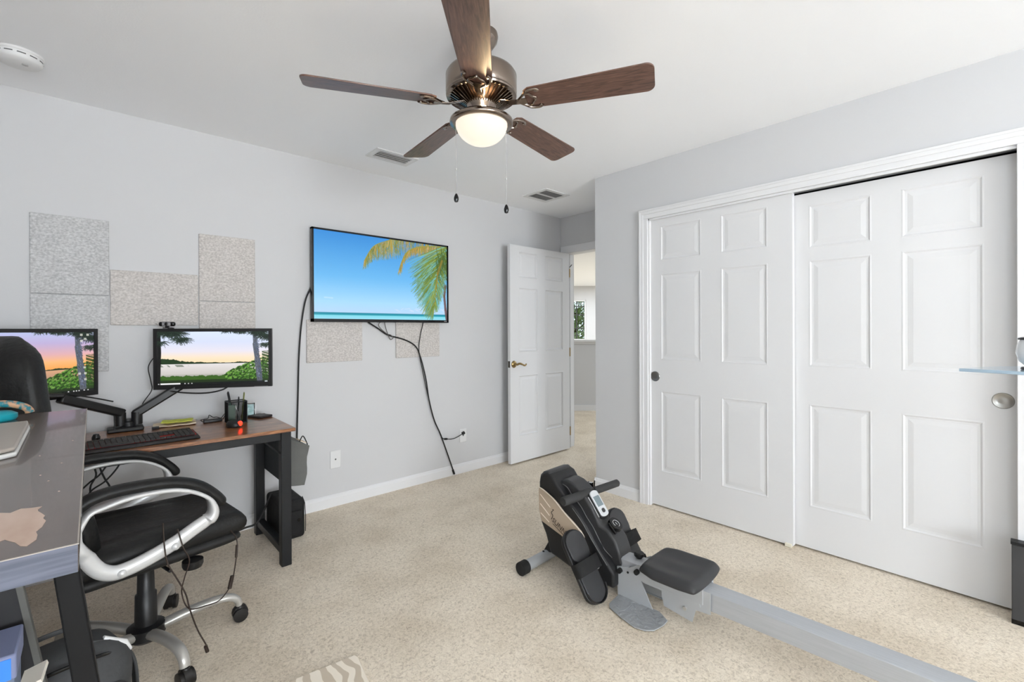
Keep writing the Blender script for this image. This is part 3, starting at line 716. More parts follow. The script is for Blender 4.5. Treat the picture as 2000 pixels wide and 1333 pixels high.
# hanging side bag
sb = empty('storage_pouch', (.855, 2.95, .38), 'grey canvas storage pouch hanging on the right end of the desk', 'storage pouch')
m = MB(); n = 7
def pouch():
    m = MB(); ys = [2.70, 2.95, 3.19]
    x0, x1 = .803, .905
    P = [(x0,2.70,.395),(x1-.022,2.70,.382),(x1-.03,3.19,.40),(x0,3.19,.402),(x0,2.70,.655),(x1,2.705,.600),(x1,3.19,.60),(x0,3.19,.66)]
    m.add(P, [(0,3,2,1),(0,1,5,4),(1,2,6,5),(2,3,7,6),(3,0,4,7),(4,5,6,7)])
    return m
m = pouch(); m.v = [(a-.855, b-2.95, c-.38) for a, b, c in m.v]
o = m.build('pouch_body', FABG, sb)
bm = bmesh.new(); bm.from_mesh(o.data); bmesh.ops.subdivide_edges(bm, edges=bm.edges, cuts=6, use_grid_fill=True)
random.seed(2)
for v in bm.verts:
    v.co.x += .003*math.sin(v.co.z*40+v.co.y*30); v.co.y += .004*math.sin(v.co.x*60+v.co.z*35)
bm.to_mesh(o.data); bm.free(); o.data.polygons.foreach_set('use_smooth', [True]*len(o.data.polygons)); o.data.set_sharp_from_angle(angle=R(40))
MB().box(-.0705,-.0505,-.25,.24,.02,.278).build('pouch_panel', FABD, sb, bevel=.001)
MB().tube(smoothpath([(.0,-.245,.250),(.02,-.23,.275),(.035,-.22,.262),(.045,-.24,.225)],6), .003, 6).build('pouch_strap', CORD, sb)
MB().obox((.022,-.20,.245), ((.9,0,-.43),(0,1,0),(.43,0,.9)), .018,.04,.002).build('paper_edge', PAPER, sb)
# camera bag on the floor
cb = empty('camera_bag', (.878, 3.055, 0), 'boxy black nylon bag on the carpet beside the desk leg', 'bag')
MB().box(-.073,.077,-.135,.14,.0,.235).build('bag_body', BLKFAB, cb, bevel=.022, seg=4)
MB().box(-.050,.055,-.148,-.13,.03,.17).build('front_pocket', BLKFAB, cb, bevel=.008, seg=3)
MB().tube(smoothpath([(.0,-.10,.228),(.0,-.06,.262),(.0,.06,.262),(.0,.10,.228)],6), .007, 8).build('carry_handle', BLKFAB, cb, smooth=True)
MB().tube([(.078,-.13,.03),(.078,-.135,.12),(.078,-.12,.20),(.07,-.10,.236)], .0025, 6).build('zip', BLACKP, cb)
MB().lathe([(.0,-.006),(.009,-.005),(.010,0)], (.035,-.146,.115), 14, 1).build('buckle', BLACKG, cb, smooth=True)

# monitor mount (double gas arm)
mm = empty('monitor_mount', (.138, 3.13, DZ), 'black double arm clamped to the back of the desk holding both monitors', 'monitor mount')
def arm_box(m, a, b, w, h):
    a, b = Vector(a), Vector(b); t = (b-a).normalized(); s_ = t.cross(Vector((0,0,1))).normalized(); u_ = s_.cross(t)
    m.obox((a+b)/2, (t, s_, u_), (b-a).length/2+.008, w/2, h/2)
MB().box(-.085,.062,-.055,.04,.0005,.022).build('base_plate', BLACKP, mm, bevel=.006)
MB().lathe([(.03,.0225),(.03,.045),(.018,.05),(.018,.062)], (0,0,0), 24).build('post', BLACKP, mm, smooth=True)
lo = MB(); lo.lathe([(.024,.03),(.024,.095)], (-.032,-.005,0), 24); lo.build('left_pivot', BLACKP, mm, smooth=True)
m = MB(); arm_box(m, (-.028,-.005,.095), (-.245,-.14,.205), .042, .042); m.build('left_arm', BLACKP, mm, bevel=.008)
m = MB(); arm_box(m, (-.245,-.14,.222), (-.375,-.18,.235), .05, .022); m.build('left_elbow', BLACKP, mm, bevel=.006)
MB().lathe([(.024,.03),(.024,.095)], (.035,-.005,0), 24).build('right_pivot', BLACKP, mm, smooth=True)
m = MB(); arm_box(m, (.030,-.005,.085), (.222,-.02,.215), .042, .042); m.build('right_arm', BLACKP, mm, bevel=.008)
m = MB(); arm_box(m, (.215,-.02,.235), (.35,-.05,.262), .04, .02); m.build('right_elbow', BLACKP, mm, bevel=.006)
m = MB(); m.tube(smoothpath([(-.055,-.05,.01),(-.055,-.045,.06),(-.06,-.03,.10),(-.10,-.03,.13)],5), .0035, 6)
m.tube(smoothpath([(-.24,-.12,.23),(-.12,-.06,.185),(-.06,-.03,.16)],5), .0035, 6)
m.build('arm_cable', CORD, mm, smooth=True)

def monitor(cx, cy, rz, pic, label, strength):
    W_, H_ = .580, .331
    e = empty('monitor', (cx, cy, .935+H_/2), label, 'monitor', rz)
    m = MB(); b, bb = .017, .026
    m.box(-W_/2, W_/2, 0, .022, -H_/2, -H_/2+bb).box(-W_/2, W_/2, 0, .022, H_/2-b, H_/2).box(-W_/2, -W_/2+b, 0, .022, -H_/2+bb, H_/2-b).box(W_/2-b, W_/2, 0, .022, -H_/2+bb, H_/2-b)
    m.build('bezel', BLACKP, e)
    MB().box(-W_/2+.004, W_/2-.004, .010, .045, -H_/2+.004, H_/2-.004).build('back_cover', BLACKP, e, bevel=.004)
    MB().box(-.06,.06,.046,.062,-.06,.06).build('mount_plate', BLACKP, e, bevel=.003)
    screen_mesh('screen', pic, W_-2*b+.002, H_-b-bb+.002, screen_mat('monitor_screen', strength), e, .004).location = (0,0,(bb-b)/2)
    return e
mr = monitor(.501, 3.005, -math.atan2(.268,.524), lake_picture(False), 'right monitor on the arm showing a bright lake with palm trees', 1.05)
ml = monitor(-.219, 2.961, math.atan2(.555,.8317), lake_picture(True), 'left monitor on the arm showing an orange sunset with desktop icons', 1.0)
MB().tube([mr.matrix_world.to_translation()*0+Vector((-.12,.06,-.02)), Vector((-.18,.06,-.06))], .012, 8).build('tilt_joint', BLACKP, mr)
# small silver strip on the right monitor's lower corner
MB().box(.20,.27,-.0008,0,-.1655,-.1615).build('status_strip', mat('strip_grey', (.45,.45,.45), .3, metal=.6), mr)
mc = MB().tube(smoothpath([Vector((.30,3.10,.93)),Vector((.37,3.07,.915)),(.46,3.0,.912),(.53,2.97,.925),(.57,2.985,.945)],6), .004, 6).build('monitor_cable', CORD, smooth=True)
tozero(mc, (.30,3.10,.93)); tag(mc, 'thin black cable sagging below the right monitor', 'cable')
mc = MB().tube(smoothpath([(.255,3.16,1.12),(.225,3.17,1.06),(.235,3.165,.98),(.238,3.17,.93),(.20,3.18,.86),(.19,3.17,.80)],6), .0025, 6).build('monitor_cable', CORD, smooth=True)
tozero(mc, (.25,3.16,1.1)); tag(mc, 'thin black cable bowing out from the left side of the right monitor', 'cable')
# webcam
wc = empty('webcam', (0,0,0), 'small black webcam clipped on top of the right monitor', 'webcam')
wc.location = mr.matrix_world.to_translation(); wc.rotation_euler = mr.rotation_euler
mrw = Matrix.Translation(mr.location) @ mr.rotation_euler.to_matrix().to_4x4()
wc.location = mrw @ Vector((-.225, .004, .1665))
MB().box(-.038,.038,-.012,.012,.012,.036).build('camera_body', BLACKG, wc, bevel=.009, seg=4)
MB().box(-.020,.020,-.0135,-.0115,.015,.033).build('face_plate', mat('cam_face', (.62,.62,.63), .35, metal=.4), wc, bevel=.0006)
MB().lathe([(0,-.0155),(.006,-.0155),(.0085,-.014),(.0085,-.013)], (0,0,.024), 18, 1).build('lens', BLACKG, wc, smooth=True)
MB().box(-.014,.014,-.018,.026,.0005,.006).box(-.008,.008,-.006,.006,.004,.014).box(-.014,.014,.040,.050,-.025,.004).box(-.010,.010,.02,.048,.0005,.005).build('clip', BLACKP, wc)

# things on the desk
kb = empty('keyboard', (.19, 2.66, DZ+.001), 'long black keyboard with reddish key glow near the front of the desk', 'keyboard', R(4.5))
kb.location = (.165, 2.715, DZ+.0005)
MB().prism([(-.078,0),(.068,0),(.068,.024),(-.050,.012),(-.078,.006)], 0, -.225, .215).build('key_case', BLACKP, kb, bevel=.003)
KEY = mat('keycap', (.13,.125,.12), .5); GLOW = mat('key_underglow', (.5,.08,.06), .5, emis=(.85,.10,.06), estr=.12)
pl = MB().add([(-.218,-.040,.0139),(.208,-.040,.0139),(.208,.060,.0243),(-.218,.060,.0243)], [(0,1,2,3)]); pl.build('key_glow', GLOW, kb)
for r_ in range(6):
    yy = -.034+r_*.0178+(.004 if r_ == 5 else 0)
    zz = .0144+(yy+.04)*.104; c = 0
    while c < 22:
        wkey = .0168; x = -.210+c*.0191; span = 1
        if r_ == 0 and c == 4: span = 6
        if c in (15,) and r_ in (1,2): c += 3; continue
        cx_ = x+(span-1)*.0191/2
        MB().obox((cx_, yy, zz+.004), ((1,0,0),(0,.9946,.1035),(0,-.1035,.9946)), wkey/2+(span-1)*.0191/2, .0076, .0036).build('key', KEY, kb) if True else None
        c += span
tozero
cup = empty('pen_cup', (.600, 2.975, DZ+.0005), 'dark mesh pen cup full of pens at the right side of the desk', 'pen holder')
MESHM = mat('cup_mesh', (.10,.11,.115), .45, metal=.3)
m = MB()
def cupring(m, r, z, rr=.002):
    m.tube([(r*math.cos(2*PI*k/24), r*math.sin(2*PI*k/24), z) for k in range(25)], rr, 6)
m.box(-.046,.046,-.04,.04,0,.003)
for s_ in range(4):
    a = ((-.046,-.04),(.046,-.04),(.046,.04),(-.046,.04))[s_]; b = ((.046,-.04),(.046,.04),(-.046,.04),(-.046,-.04))[s_]
    m.tube([(*a,.12),(*b,.12)], .003, 6); m.tube([(*a,0),(*a,.12)], .0025, 6)
    for k in range(1, 22):
        t_ = k/22; q = (a[0]+(b[0]-a[0])*t_, a[1]+(b[1]-a[1])*t_); m.tube([(*q,.003),(*q,.12)], .0011, 4)
m.build('cup_wall', MESHM, cup)
MB().box(-.044,-.012,-.041,-.037,.01,.105).build('green_note', GREENC, cup)
for (x, y, tx, ty, zt, mt, rr) in ((-.01,.0,-.035,.02,.175,BLACKP,.006),(.02,-.02,-.01,-.04,.10,mat('pen_silver', (.7,.72,.72), .3, metal=.5),.004),(.03,.01,.045,.02,.165,OLIVE,.004),(-.02,-.02,-.035,-.02,.115,mat('pen_green', (.35,.55,.48), .4),.005),(.01,.02,.02,.03,.14,BLACKP,.004)):
    o = MB().tube([(x,y,.006),(tx,ty,zt-.008),(tx,ty,zt)], [rr,rr,rr*.5], 8).build('pen', mt, smooth=True)
    o.location = cup.location
    tag(o, {BLACKP:'black pen', OLIVE:'olive green pen leaning to the right'}.get(mt, 'thin pen')+' standing in the mesh cup', 'pen', 'pens in the mesh cup')
pn = [o for o in COL.objects if o.name.startswith('pen') and not o.name.startswith('pen_')]
for o, l in zip(pn, ('thick black marker rising highest from the mesh pen cup','slim silver pen at the front of the mesh pen cup','olive green pen leaning right in the mesh pen cup','pale green pen at the front left of the mesh pen cup','short black pen at the back of the mesh pen cup')): o['label'] = l
# computer mouse with red light
ms = empty('computer_mouse', (.560, 2.835, DZ+.0005), 'black mouse with a glowing red light in front of the pen cup', 'mouse', R(20))
m = MB(); m.lathe([(.030,0),(.034,.006),(.034,.018),(.028,.030),(.014,.037),(0,.038)], (0,0,0), 28)
m.v = [(a*.95, b*1.25, c) for a, b, c in m.v]; m.build('shell', BLACKP, ms, smooth=True)
m = MB(); m.lathe([(0,-.008),(.010,-.006),(.014,0)], (.012,-.036,.020), 20, 1); m.build('light_window', REDL, ms, smooth=True)
# framed picture
pf = empty('photo_frame', (.703, 3.10, DZ+.0005), 'tiny framed teal picture standing behind the pen cup', 'photo frame', R(-8))
MB().box(-.040,.022,0,.006,0,.006).box(-.040,.022,0,.006,.076,.082).box(-.040,-.034,0,.006,0,.082).box(.016,.022,0,.006,0,.082).build('frame', BLACKG, pf)
MB().box(.0225,.0265,0,.006,0,.082).box(-.04,.0225,-.0012,0,.0,.006).build('mat_edge', WHITEP, pf)
MB().box(-.036,.018,.0035,.0055,.004,.078).build('print', TEALART, pf)
# wallet
wl = MB().box(-.042,.042,-.055,.055,.0008,.014).build('leather_wallet', mat('wallet_leather', (.15,.12,.12), .45, bump=.2), bevel=.005, seg=3)
wl.location = (.742, 3.055, DZ); wl.rotation_euler = (0,0,R(25)); tag(wl, 'flat black leather wallet near the right end of the desktop', 'wallet')
# papers
def sheet(c, w, d, rz, mt, lab, nm, h=.004, crump=.006, seed=1):
    rs = random.Random(seed); nx, ny = 8, 5; vs = []
    for s_ in (0, 1):
        for j in range(ny+1):
            for i in range(nx+1):
                z_ = crump*(.5+.5*math.sin(i*1.9+seed)*math.cos(j*1.3+seed))*(.4+.6*abs(i/nx-.4)); vs.append(((i/nx-.5)*w, (j/ny-.5)*d*(1+.05*rs.random()), z_+s_*h))
    n_ = (nx+1)*(ny+1); fs = []
    for j in range(ny):
        for i in range(nx):
            a = j*(nx+1)+i; fs.append((a, a+nx+1, a+nx+2, a+1)); a += n_; fs.append((a, a+1, a+nx+2, a+nx+1))
    ed = [i for i in range(nx+1)]+[nx+(nx+1)*j for j in range(1, ny+1)]+[ny*(nx+1)+i for i in range(nx-1,-1,-1)]+[(nx+1)*j for j in range(ny-1,0,-1)]
    for k in range(len(ed)): a, b = ed[k], ed[(k+1) % len(ed)]; fs.append((a, b, b+n_, a+n_))
    o = MB().add(vs, fs).build(nm, mt, smooth=True); o.location = c; o.rotation_euler = (0,0,rz); tag(o, lab, 'paper'); return o
sheet((.335,3.125,DZ+.001), .19,.11, R(-6), PAPER, 'crumpled cream papers lying behind the keyboard', 'paper_sheet', .006, .012, 2)
sheet((.345,3.115,DZ+.020), .14,.09, R(-12), YEL, 'yellow green paper on top of the cream papers', 'paper_sheet', .003, .008, 4)
# adapter with tangled lead
ad = empty('charger', (.505, 3.08, DZ+.001), 'black charger with a tangled lead beside the pen cup', 'charger')
MB().box(-.045,.045,-.015,.015,0,.016).build('brick', BLACKP, ad, bevel=.003)
rs = random.Random(4); pts = [(-.05,0,.008)]
for k in range(9): pts.append((-.06+.016*k*1.0, rs.uniform(-.035,.035), rs.uniform(.018,.04)))
pts.append((.05,0,.008)); MB().tube(smoothpath(pts,6), .002, 6).build('lead', CORD, ad, smooth=True)
bc = MB().lathe([(.0,.0),(.016,.0),(.016,.012),(.010,.026),(0,.028)], (0,0,0), 14).build('binder_clip', BLACKG, smooth=True)
bc.location = (.012, 2.965, DZ+.0005); tag(bc, 'small black clip at the left end of the keyboard', 'clip')
bk = sheet((.245,3.06,DZ+.0006), .03,.02, 0, BLACKP, 'small dark trinket just right of the monitor arm base', 'desk_trinket', .012, .003, 8); bk['category'] = 'trinket'

# cables under the desk
for i, (pts, lab) in enumerate((
   (((.104,3.1,.66),(.103,3.1,.577),(.05,3.1,.50),(-.007,3.1,.459),(-.03,3.1,.40)), 'right hanging cable crossing under the desk behind the chair arm'),
   (((.07,3.12,.66),(.06,3.12,.59),(.026,3.12,.53),(-.01,3.12,.50),(-.04,3.12,.47)), 'middle hanging cable looping under the desk behind the chair arm'),
   (((.02,3.14,.66),(.026,3.14,.566),(.045,3.14,.50),(.064,3.14,.455),(.08,3.14,.38)), 'straight cable dropping under the desk behind the chair arm'),
   (((-.03,3.08,.66),(.012,3.08,.55),(-.01,3.08,.48),(.0,3.08,.38)), 'left hanging cable bending under the desk behind the chair arm'))):
    o = MB().tube(smoothpath(pts, 6), .004, 6).build('desk_cable', CORD, smooth=True); tozero(o, pts[0]); tag(o, lab, 'cable', 'black cables hanging under the desk')
o = MB().tube(smoothpath([(.30,3.15,.012),(.50,3.10,.05),(.648,3.05,.095),(.729,3.05,.117),(.80,3.06,.26)], 6), .006, 8).build('floor_cable', CORD, smooth=True)
tozero(o, (.30,3.15,.012)); tag(o, 'black cable running past the desk foot behind the chair seat', 'cable')

# ------------------------------------------------------------------ office chair
CA = R(8)
ch = empty('office_chair', (.15, 2.28, 0), 'black leather office chair with silver arms and a five arm base', 'office chair', CA)
# local x = forward, y = left (away from camera), z up
def cushion(x0, x1, y0, y1, z0, z1, nx=14, ny=12, taper=0., puff=.02, seams=()):
    vs = []; fs = []
    def P(i, j, top):
        s_ = i/nx; t_ = j/ny; x = x0+(x1-x0)*s_; hw = (y1-y0)/2*(1-taper*s_); y = (y0+y1)/2+(t_*2-1)*hw
        e = min(s_, 1-s_, t_, 1-t_); rnd = math.sqrt(max(0, 1-(1-min(1, e*7))**2))
        zc = (z0+z1)/2; hh = (z1-z0)/2
        z = zc+(hh*(.42+.58*rnd)+puff*math.sin(PI*s_)*math.sin(PI*t_)*(1 if top else -.2))*(1 if top else -1)
        if top:
            for sx, sy in seams:
                pass
            d1 = abs(abs(t_-.5)-.27); z -= .008*math.exp(-(d1/.03)**2)*(1 if .12 < s_ < .72 else 0)
            d2 = abs(s_-.70); z -= .008*math.exp(-(d2/.03)**2)*(1 if abs(t_-.5) < .28 else 0)
        return (x, y, z)
    for top in (1, 0):
        for j in range(ny+1):
            for i in range(nx+1): vs.append(P(i, j, top))
    N_ = (nx+1)*(ny+1)
    for j in range(ny):
        for i in range(nx):
            a = j*(nx+1)+i; fs.append((a, a+1, a+nx+2, a+nx+1)); b = a+N_; fs.append((b, b+nx+1, b+nx+2, b+1))
    ed = [i for i in range(nx+1)]+[nx+(nx+1)*j for j in range(1, ny+1)]+[ny*(nx+1)+i for i in range(nx-1,-1,-1)]+[(nx+1)*j for j in range(ny-1,0,-1)]
    for k in range(len(ed)): a, b = ed[k], ed[(k+1) % len(ed)]; fs.append((a, a+N_, b+N_, b))
    return MB().add(vs, fs)
cushion(-.26,.292,-.262,.262,.425,.527, 22, 20, taper=.20, puff=.010).build('seat', LEATH, ch, sub=1)
# lower, wider shell of the seat
cushion(-.25,.270,-.255,.255,.395,.460, 14, 12, taper=.16, puff=.0).build('seat_shell', mat('shell_black', (.07,.07,.07), .6), ch, sub=1)
MB().box(-.12,.10,-.08,.08,.345,.397).build('tilt_mechanism', BLACKP, ch, bevel=.01)
MB().tube([(.02,-.08,.37),(.03,-.20,.375)], .006, 8).build('height_lever', BLACKP, ch, smooth=True)
MB().lathe([(0,0),(.03,.0),(.034,.01),(.034,.028),(.02,.034),(0,.034)], (.10,-.20,.362), 20).build('tension_knob', BLACKP, ch, smooth=True)
# backrest
def back():
    nx, nz = 14, 20; vs = []; fs = []
    for s_ in (1, -1):
        for j in range(nz+1):
            t_ = j/nz; z = .44+t_*.80
            lean = -.225-.16*t_-.03*math.sin(PI*t_*1.1)+.03*math.exp(-((t_-.25)/.16)**2)
            hw = .245*(1-.25*max(0, t_-.72)/.28)*(.82+.18*min(1, t_/.18)); 
            if t_ > .86: hw *= math.sqrt(max(.02, 1-((t_-.86)/.15)**2))
            for i in range(nx+1):
                q = i/nx*2-1; y = q*hw
                e = max(abs(q), 0); edge = min(1, (1-e)*5); ez = min(1, t_*10, (1-t_)*10)
                th = .055*math.sqrt(max(0, 1-(1-min(edge, ez))**2))+.004
                wing = .045*abs(q)**2.4
                vs.append((lean+wing+s_*th*(1 if s_ > 0 else .8), y, z))
    N_ = (nx+1)*(nz+1)
    for j in range(nz):
        for i in range(nx):
            a = j*(nx+1)+i; fs.append((a, a+1, a+nx+2, a+nx+1)); b = a+N_; fs.append((b, b+nx+1, b+nx+2, b+1))
    ed = [i for i in range(nx+1)]+[nx+(nx+1)*j for j in range(1, nz+1)]+[nz*(nx+1)+i for i in range(nx-1,-1,-1)]+[(nx+1)*j for j in range(nz-1,0,-1)]
    for k in range(len(ed)): a, b = ed[k], ed[(k+1) % len(ed)]; fs.append((a, a+N_, b+N_, b))
    return MB().add(vs, fs)
back().build('backrest', LEATH, ch, sub=1)
MB().box(-.33,-.262,.165,.225,.62,1.128).build('side_bolster', LEATH, ch, bevel=.012, seg=3)
# seam line on the seat
m = MB()
for k in range(9): m.lathe([(0,.002),(.0022,.0),(0,-.002)], (-.10+k*.021,-.118,.5205), 6)
for k in range(5): m.lathe([(0,.002),(.0022,0),(0,-.002)], (.088+k*.004,-.10+k*.035,.520), 6)
m.build('stitching', mat('stitch_grey', (.45,.45,.45), .5), ch)
loopN = [(-.235,.635),(-.209,.684),(-.17,.699),(-.106,.711),(-.031,.711),(.036,.700),(.098,.669),(.139,.629),(.155,.582),(.140,.545),(.085,.515),(.030,.487),(-.039,.462),(-.10,.447),(-.15,.447),(-.195,.475),(-.228,.53),(-.243,.59),(-.235,.635)]
for s_ in (-1, .935):
    P = smoothpath([(a, s_*.29, b) for a, b in loopN], 5); n_ = len(P)
    th = []; hw = []
    for q in P:
        low = q.z < .545
        th.append(.013 if q.z > .64 else (.013+.032*min(1, (.64-q.z)/.11)))
        hw.append(.029 if not low else .016)
    o = MB().sweep(P, (0,1,0), hw, th).build('armrest', SILV, ch, smooth=True, angle=50)
    # make sure the strip thickens inward
    pad = smoothpath([(-.245, s_*.29, .690),(-.20, s_*.29,.722),(-.132,s_*.29,.733),(-.037,s_*.29,.730),(.036,s_*.29,.717),(.098,s_*.29,.687),(.147,s_*.29,.640),(.172,s_*.29,.604)], 5)
    rr = [.020]*len(pad); rr[0] = .012; rr[-1] = .013; rr[-2] = .017
    m = MB(); m.tube(pad, [v*1.42 for v in rr], 14, squash=.68, up=(0,0,1)); m.build('arm_pad', LEATH, o, smooth=True)
    m = MB()
    for bx, bz in ((-.125,.455),(.020,.490)): m.lathe([(0,s_*.026),(.007,s_*.025),(.012,s_*.020),(.012,0)], (bx, s_*.29, bz+.010), 18, 1); m.build('bolt', SILV, o, smooth=True); m = MB()
MB().lathe([(.014,.39),(.014,.34),(.026,.335),(.028,.24),(.034,.235),(.036,.12),(.060,.112),(.062,.075),(.045,.06)], (0,0,0), 32).build('gas_lift', BLACKP, ch, smooth=True, angle=50)
for k in range(5):
    a = R(-2-8+72*k); ca, sa = math.cos(a), math.sin(a)
    def Q(r_, z_): return (r_*ca, r_*sa, z_)
    P = smoothpath([Q(.045,.092),Q(.12,.108),(Q(.20,.118)),Q(.27,.115),Q(.305,.095),Q(.315,.068)], 5)
    arm = MB().tube(P, [.023-.006*i/len(P) for i in range(len(P))], 12, squash=.8).build('base_arm', SILVM if k not in (1,2) else SILVM, ch, smooth=True)
    cst = MB(); sx, sy = -sa, ca
    for s2 in (-1, 1):
        c0 = Vector(Q(.318,.029))+Vector((sx,sy,0))*s2*.010
        c1 = c0+Vector((sx,sy,0))*s2*.014
        cst.tube([c0, c0*.05+c1*.95, c1], [.028,.028,.022], 20)
    cst.tube([Q(.318,.068), Q(.318,.048)], [.012,.020], 12)
    cst.tube([Vector(Q(.318,.036))+Vector((sx,sy,0))*-.012, Vector(Q(.318,.036))+Vector((sx,sy,0))*.012], .030, 16)
    cst.build('caster', mat('caster_black', (.10,.09,.085), .5), arm, smooth=True, angle=45)
# earphone cord hanging from the chair
ec = empty('earphone_cord', (.15, 2.28, 0), 'thin dark earphone cord dangling from the chair seat to the base', 'cord', CA)
MB().tube(smoothpath([(-.02,-.326,.60),(-.018,-.33,.526),(-.010,-.335,.462),(.016,-.335,.399),(.041,-.335,.335),(.053,-.335,.276),(.076,-.335,.192),(.104,-.335,.119),(.104,-.335,.10)],6), .0024, 6).build('left_lead', CORDB, ec, smooth=True)
o = MB().tube(smoothpath([(.025,-.31,.56),(.036,-.33,.498),(.054,-.33,.446),(.039,-.33,.39),(.031,-.33,.34),(.053,-.33,.276),(.108,-.33,.263),(.149,-.33,.264),(.183,-.33,.30),(.197,-.33,.352),(.207,-.33,.455),(.20,-.29,.49)],6), .0022, 6).build('right_lead', CORDB, ec, smooth=True)
MB().tube([(.180,-.33,.292),(.190,-.33,.335)], .007, 10).build('remote', CORDB, ec, smooth=True)
MB().tube([(.203,-.33,.40),(.206,-.33,.445)], .0045, 10).build('splitter', CORDB, ec, smooth=True)
MB().tube([(.100,-.335,.122),(.106,-.335,.098)], .006, 10).build('jack', CORDB, ec, smooth=True)

# ------------------------------------------------------------------ tall dark desk in the left foreground
TZ = 1.03
td = empty('standing_desk', (-.30, 1.24, 0), 'tall dark brown laminate desk with worn patch and black legs', 'desk')
x1, y0_, y1_ = -.0115, .665, 1.81
def T(m): m.v = [(a+.30, b-1.24, c) for a, b, c in m.v]; return m
T(MB().box(-.62, x1, y0_, y1_, TZ-.030, TZ)).build('tabletop', ESP, td, bevel=.0008)
T(MB().box(-.62, x1-.0005, y0_-.0012, y0_-.0002, TZ-.0295, TZ-.0008)).build('front_edge', ESPF, td)
m = MB(); m.box(-.62, x1+.0004, y0_-.0014, y0_+.0006, TZ-.0006, TZ+.0003).box(x1-.001, x1+.0005, y0_, y1_, TZ-.0008, TZ+.0003)
T(m).build('edge_strip', EDGE, td)
patch = [(-.084,.841),(-.079,.836),(-.075,.832),(-.071,.838),(-.067,.843),(-.058,.838),(-.048,.836),(-.051,.824),(-.050,.816),(-.046,.803),(-.043,.792),(-.044,.782),(-.041,.770),(-.043,.749),(-.047,.735),(-.045,.722),(-.045,.707),(-.051,.692),(-.056,.697),(-.061,.713),(-.066,.722),(-.070,.730),(-.078,.724),(-.11,.73),(-.12,.78),(-.11,.83)]
T(MB().prism(patch, 2, TZ, TZ+.0004)).build('worn_patch', PEEL, td)
m = MB()
for (a, b) in ((-.039,1.09),(-.049,.973),(-.060,1.02),(-.03,1.3),(-.07,1.18),(-.035,.90)): m.lathe([(.0014,TZ),(.0008,TZ+.0004),(0,TZ+.0004)], (a,b,0), 7)
T(m).build('chip_mark', PEEL, td)
def leg(top, bot, w0, w1_):
    m = MB(); t_, b_ = Vector(top), Vector(bot)
    vs = [t_+Vector((a*w0/2,b*w0/2,0)) for a, b in ((-1,-1),(1,-1),(1,1),(-1,1))]+[b_+Vector((a*w1_/2,b*w1_/2,0)) for a, b in ((-1,-1),(1,-1),(1,1),(-1,1))]
    m.add(vs, [(0,1,2,3),(7,6,5,4),(0,4,5,1),(1,5,6,2),(2,6,7,3),(3,7,4,0)]); return T(m)
leg((-.024,.72,TZ-.030), (.093,.72,0), .021, .023).build('leg', mat('desk_leg_black', (.035,.035,.037), .6, spec=.2), td, bevel=.002)
leg((-.585,.705,TZ-.030), (-.70,.72,0), .036, .036).build('leg', MATS['desk_leg_black'], td, bevel=.002)
leg((-.33,1.72,TZ-.030), (-.40,1.72,0), .030, .030).build('leg', MATS['desk_leg_black'], td, bevel=.002)
leg((-.585,1.76,TZ-.030), (-.70,1.76,0), .036, .036).build('leg', MATS['desk_leg_black'], td, bevel=.002)
# laptop
lp = empty('laptop', (-.17, 1.35, TZ+.0005), 'closed silver laptop on the tall dark desk', 'laptop')
poly = [(-.30,1.21),(-.125,1.175),(-.100,1.20),(-.100,1.235),(-.104,1.50),(-.1085,1.545),(-.30,1.52)]
poly = [(a+.17, b-1.35) for a, b in poly]
MB().prism(poly, 2, .0, .008).build('laptop_base', mat('laptop_white', (.86,.86,.85), .3, metal=.2), lp, bevel=.003, seg=3)
poly2 = [(a*.985-.001, b*.985+.003) for a, b in poly]
MB().prism(poly2, 2, .0095, .0165).build('laptop_lid', mat('laptop_silver', (.69,.655,.62), .33, metal=.35), lp, bevel=.003, seg=3)
# headphones
hp = empty('headphones', (-.175, 1.735, TZ+.0005), 'teal headphones with patterned band behind the laptop', 'headphones')
arc = [(.062*math.cos(a)*1.0, -.02, .014+.050*math.sin(a)*.55+.0) for a in [PI*k/16 for k in range(17)]]
MB().tube([(x*.9, y+.0, z) for x, y, z in arc], .009, 10).build('headband', PATT, hp, smooth=True)
MB().lathe([(0,0),(.036,.0),(.040,.006),(.040,.016),(.030,.022),(0,.024)], (-.005,-.02,0), 28).build('ear_pad', TEAL, hp, smooth=True)
# carton with blue label under the tall desk
bx = empty('storage_carton', (-.28, 1.555, 0), 'blue grey carton with bright blue label below the tall desk', 'carton')
MB().box(-.17,.150,-.065,.065,0,.50).build('carton_body', CARTON, bx, bevel=.004)
m = MB().box(-.178,.154,-.072,.072,.49,.545); m.build('carton_lid', CARTONL, bx, bevel=.004)
MB().box(-.17,.146,-.0735,-.0721,.492,.538).build('label', BLUEL, bx)
m = MB()
for k in range(7): m.box(-.16,.07,-.0662,-.0651,.30+k*.022,.308+k*.022)
m.build('printed_lines', mat('print_blue', (.25,.42,.60), .6), bx)
bd = empty('leaning_board', (-.196, 1.655, 0), 'dark grey board with pale edge standing behind the carton', 'board')
def lean():
    m = MB(); m.add([(-.30,0,0),(.158,0,0),(.058,0,.66),(-.30,0,.66),(-.30,.02,0),(.158,.02,0),(.058,.02,.66),(-.30,.02,.66)], [(0,1,2,3),(7,6,5,4),(0,4,5,1),(1,5,6,2),(2,6,7,3),(3,7,4,0)]); return m
lean().build('board_panel', mat('board_dark', (.12,.12,.13), .6), bd)
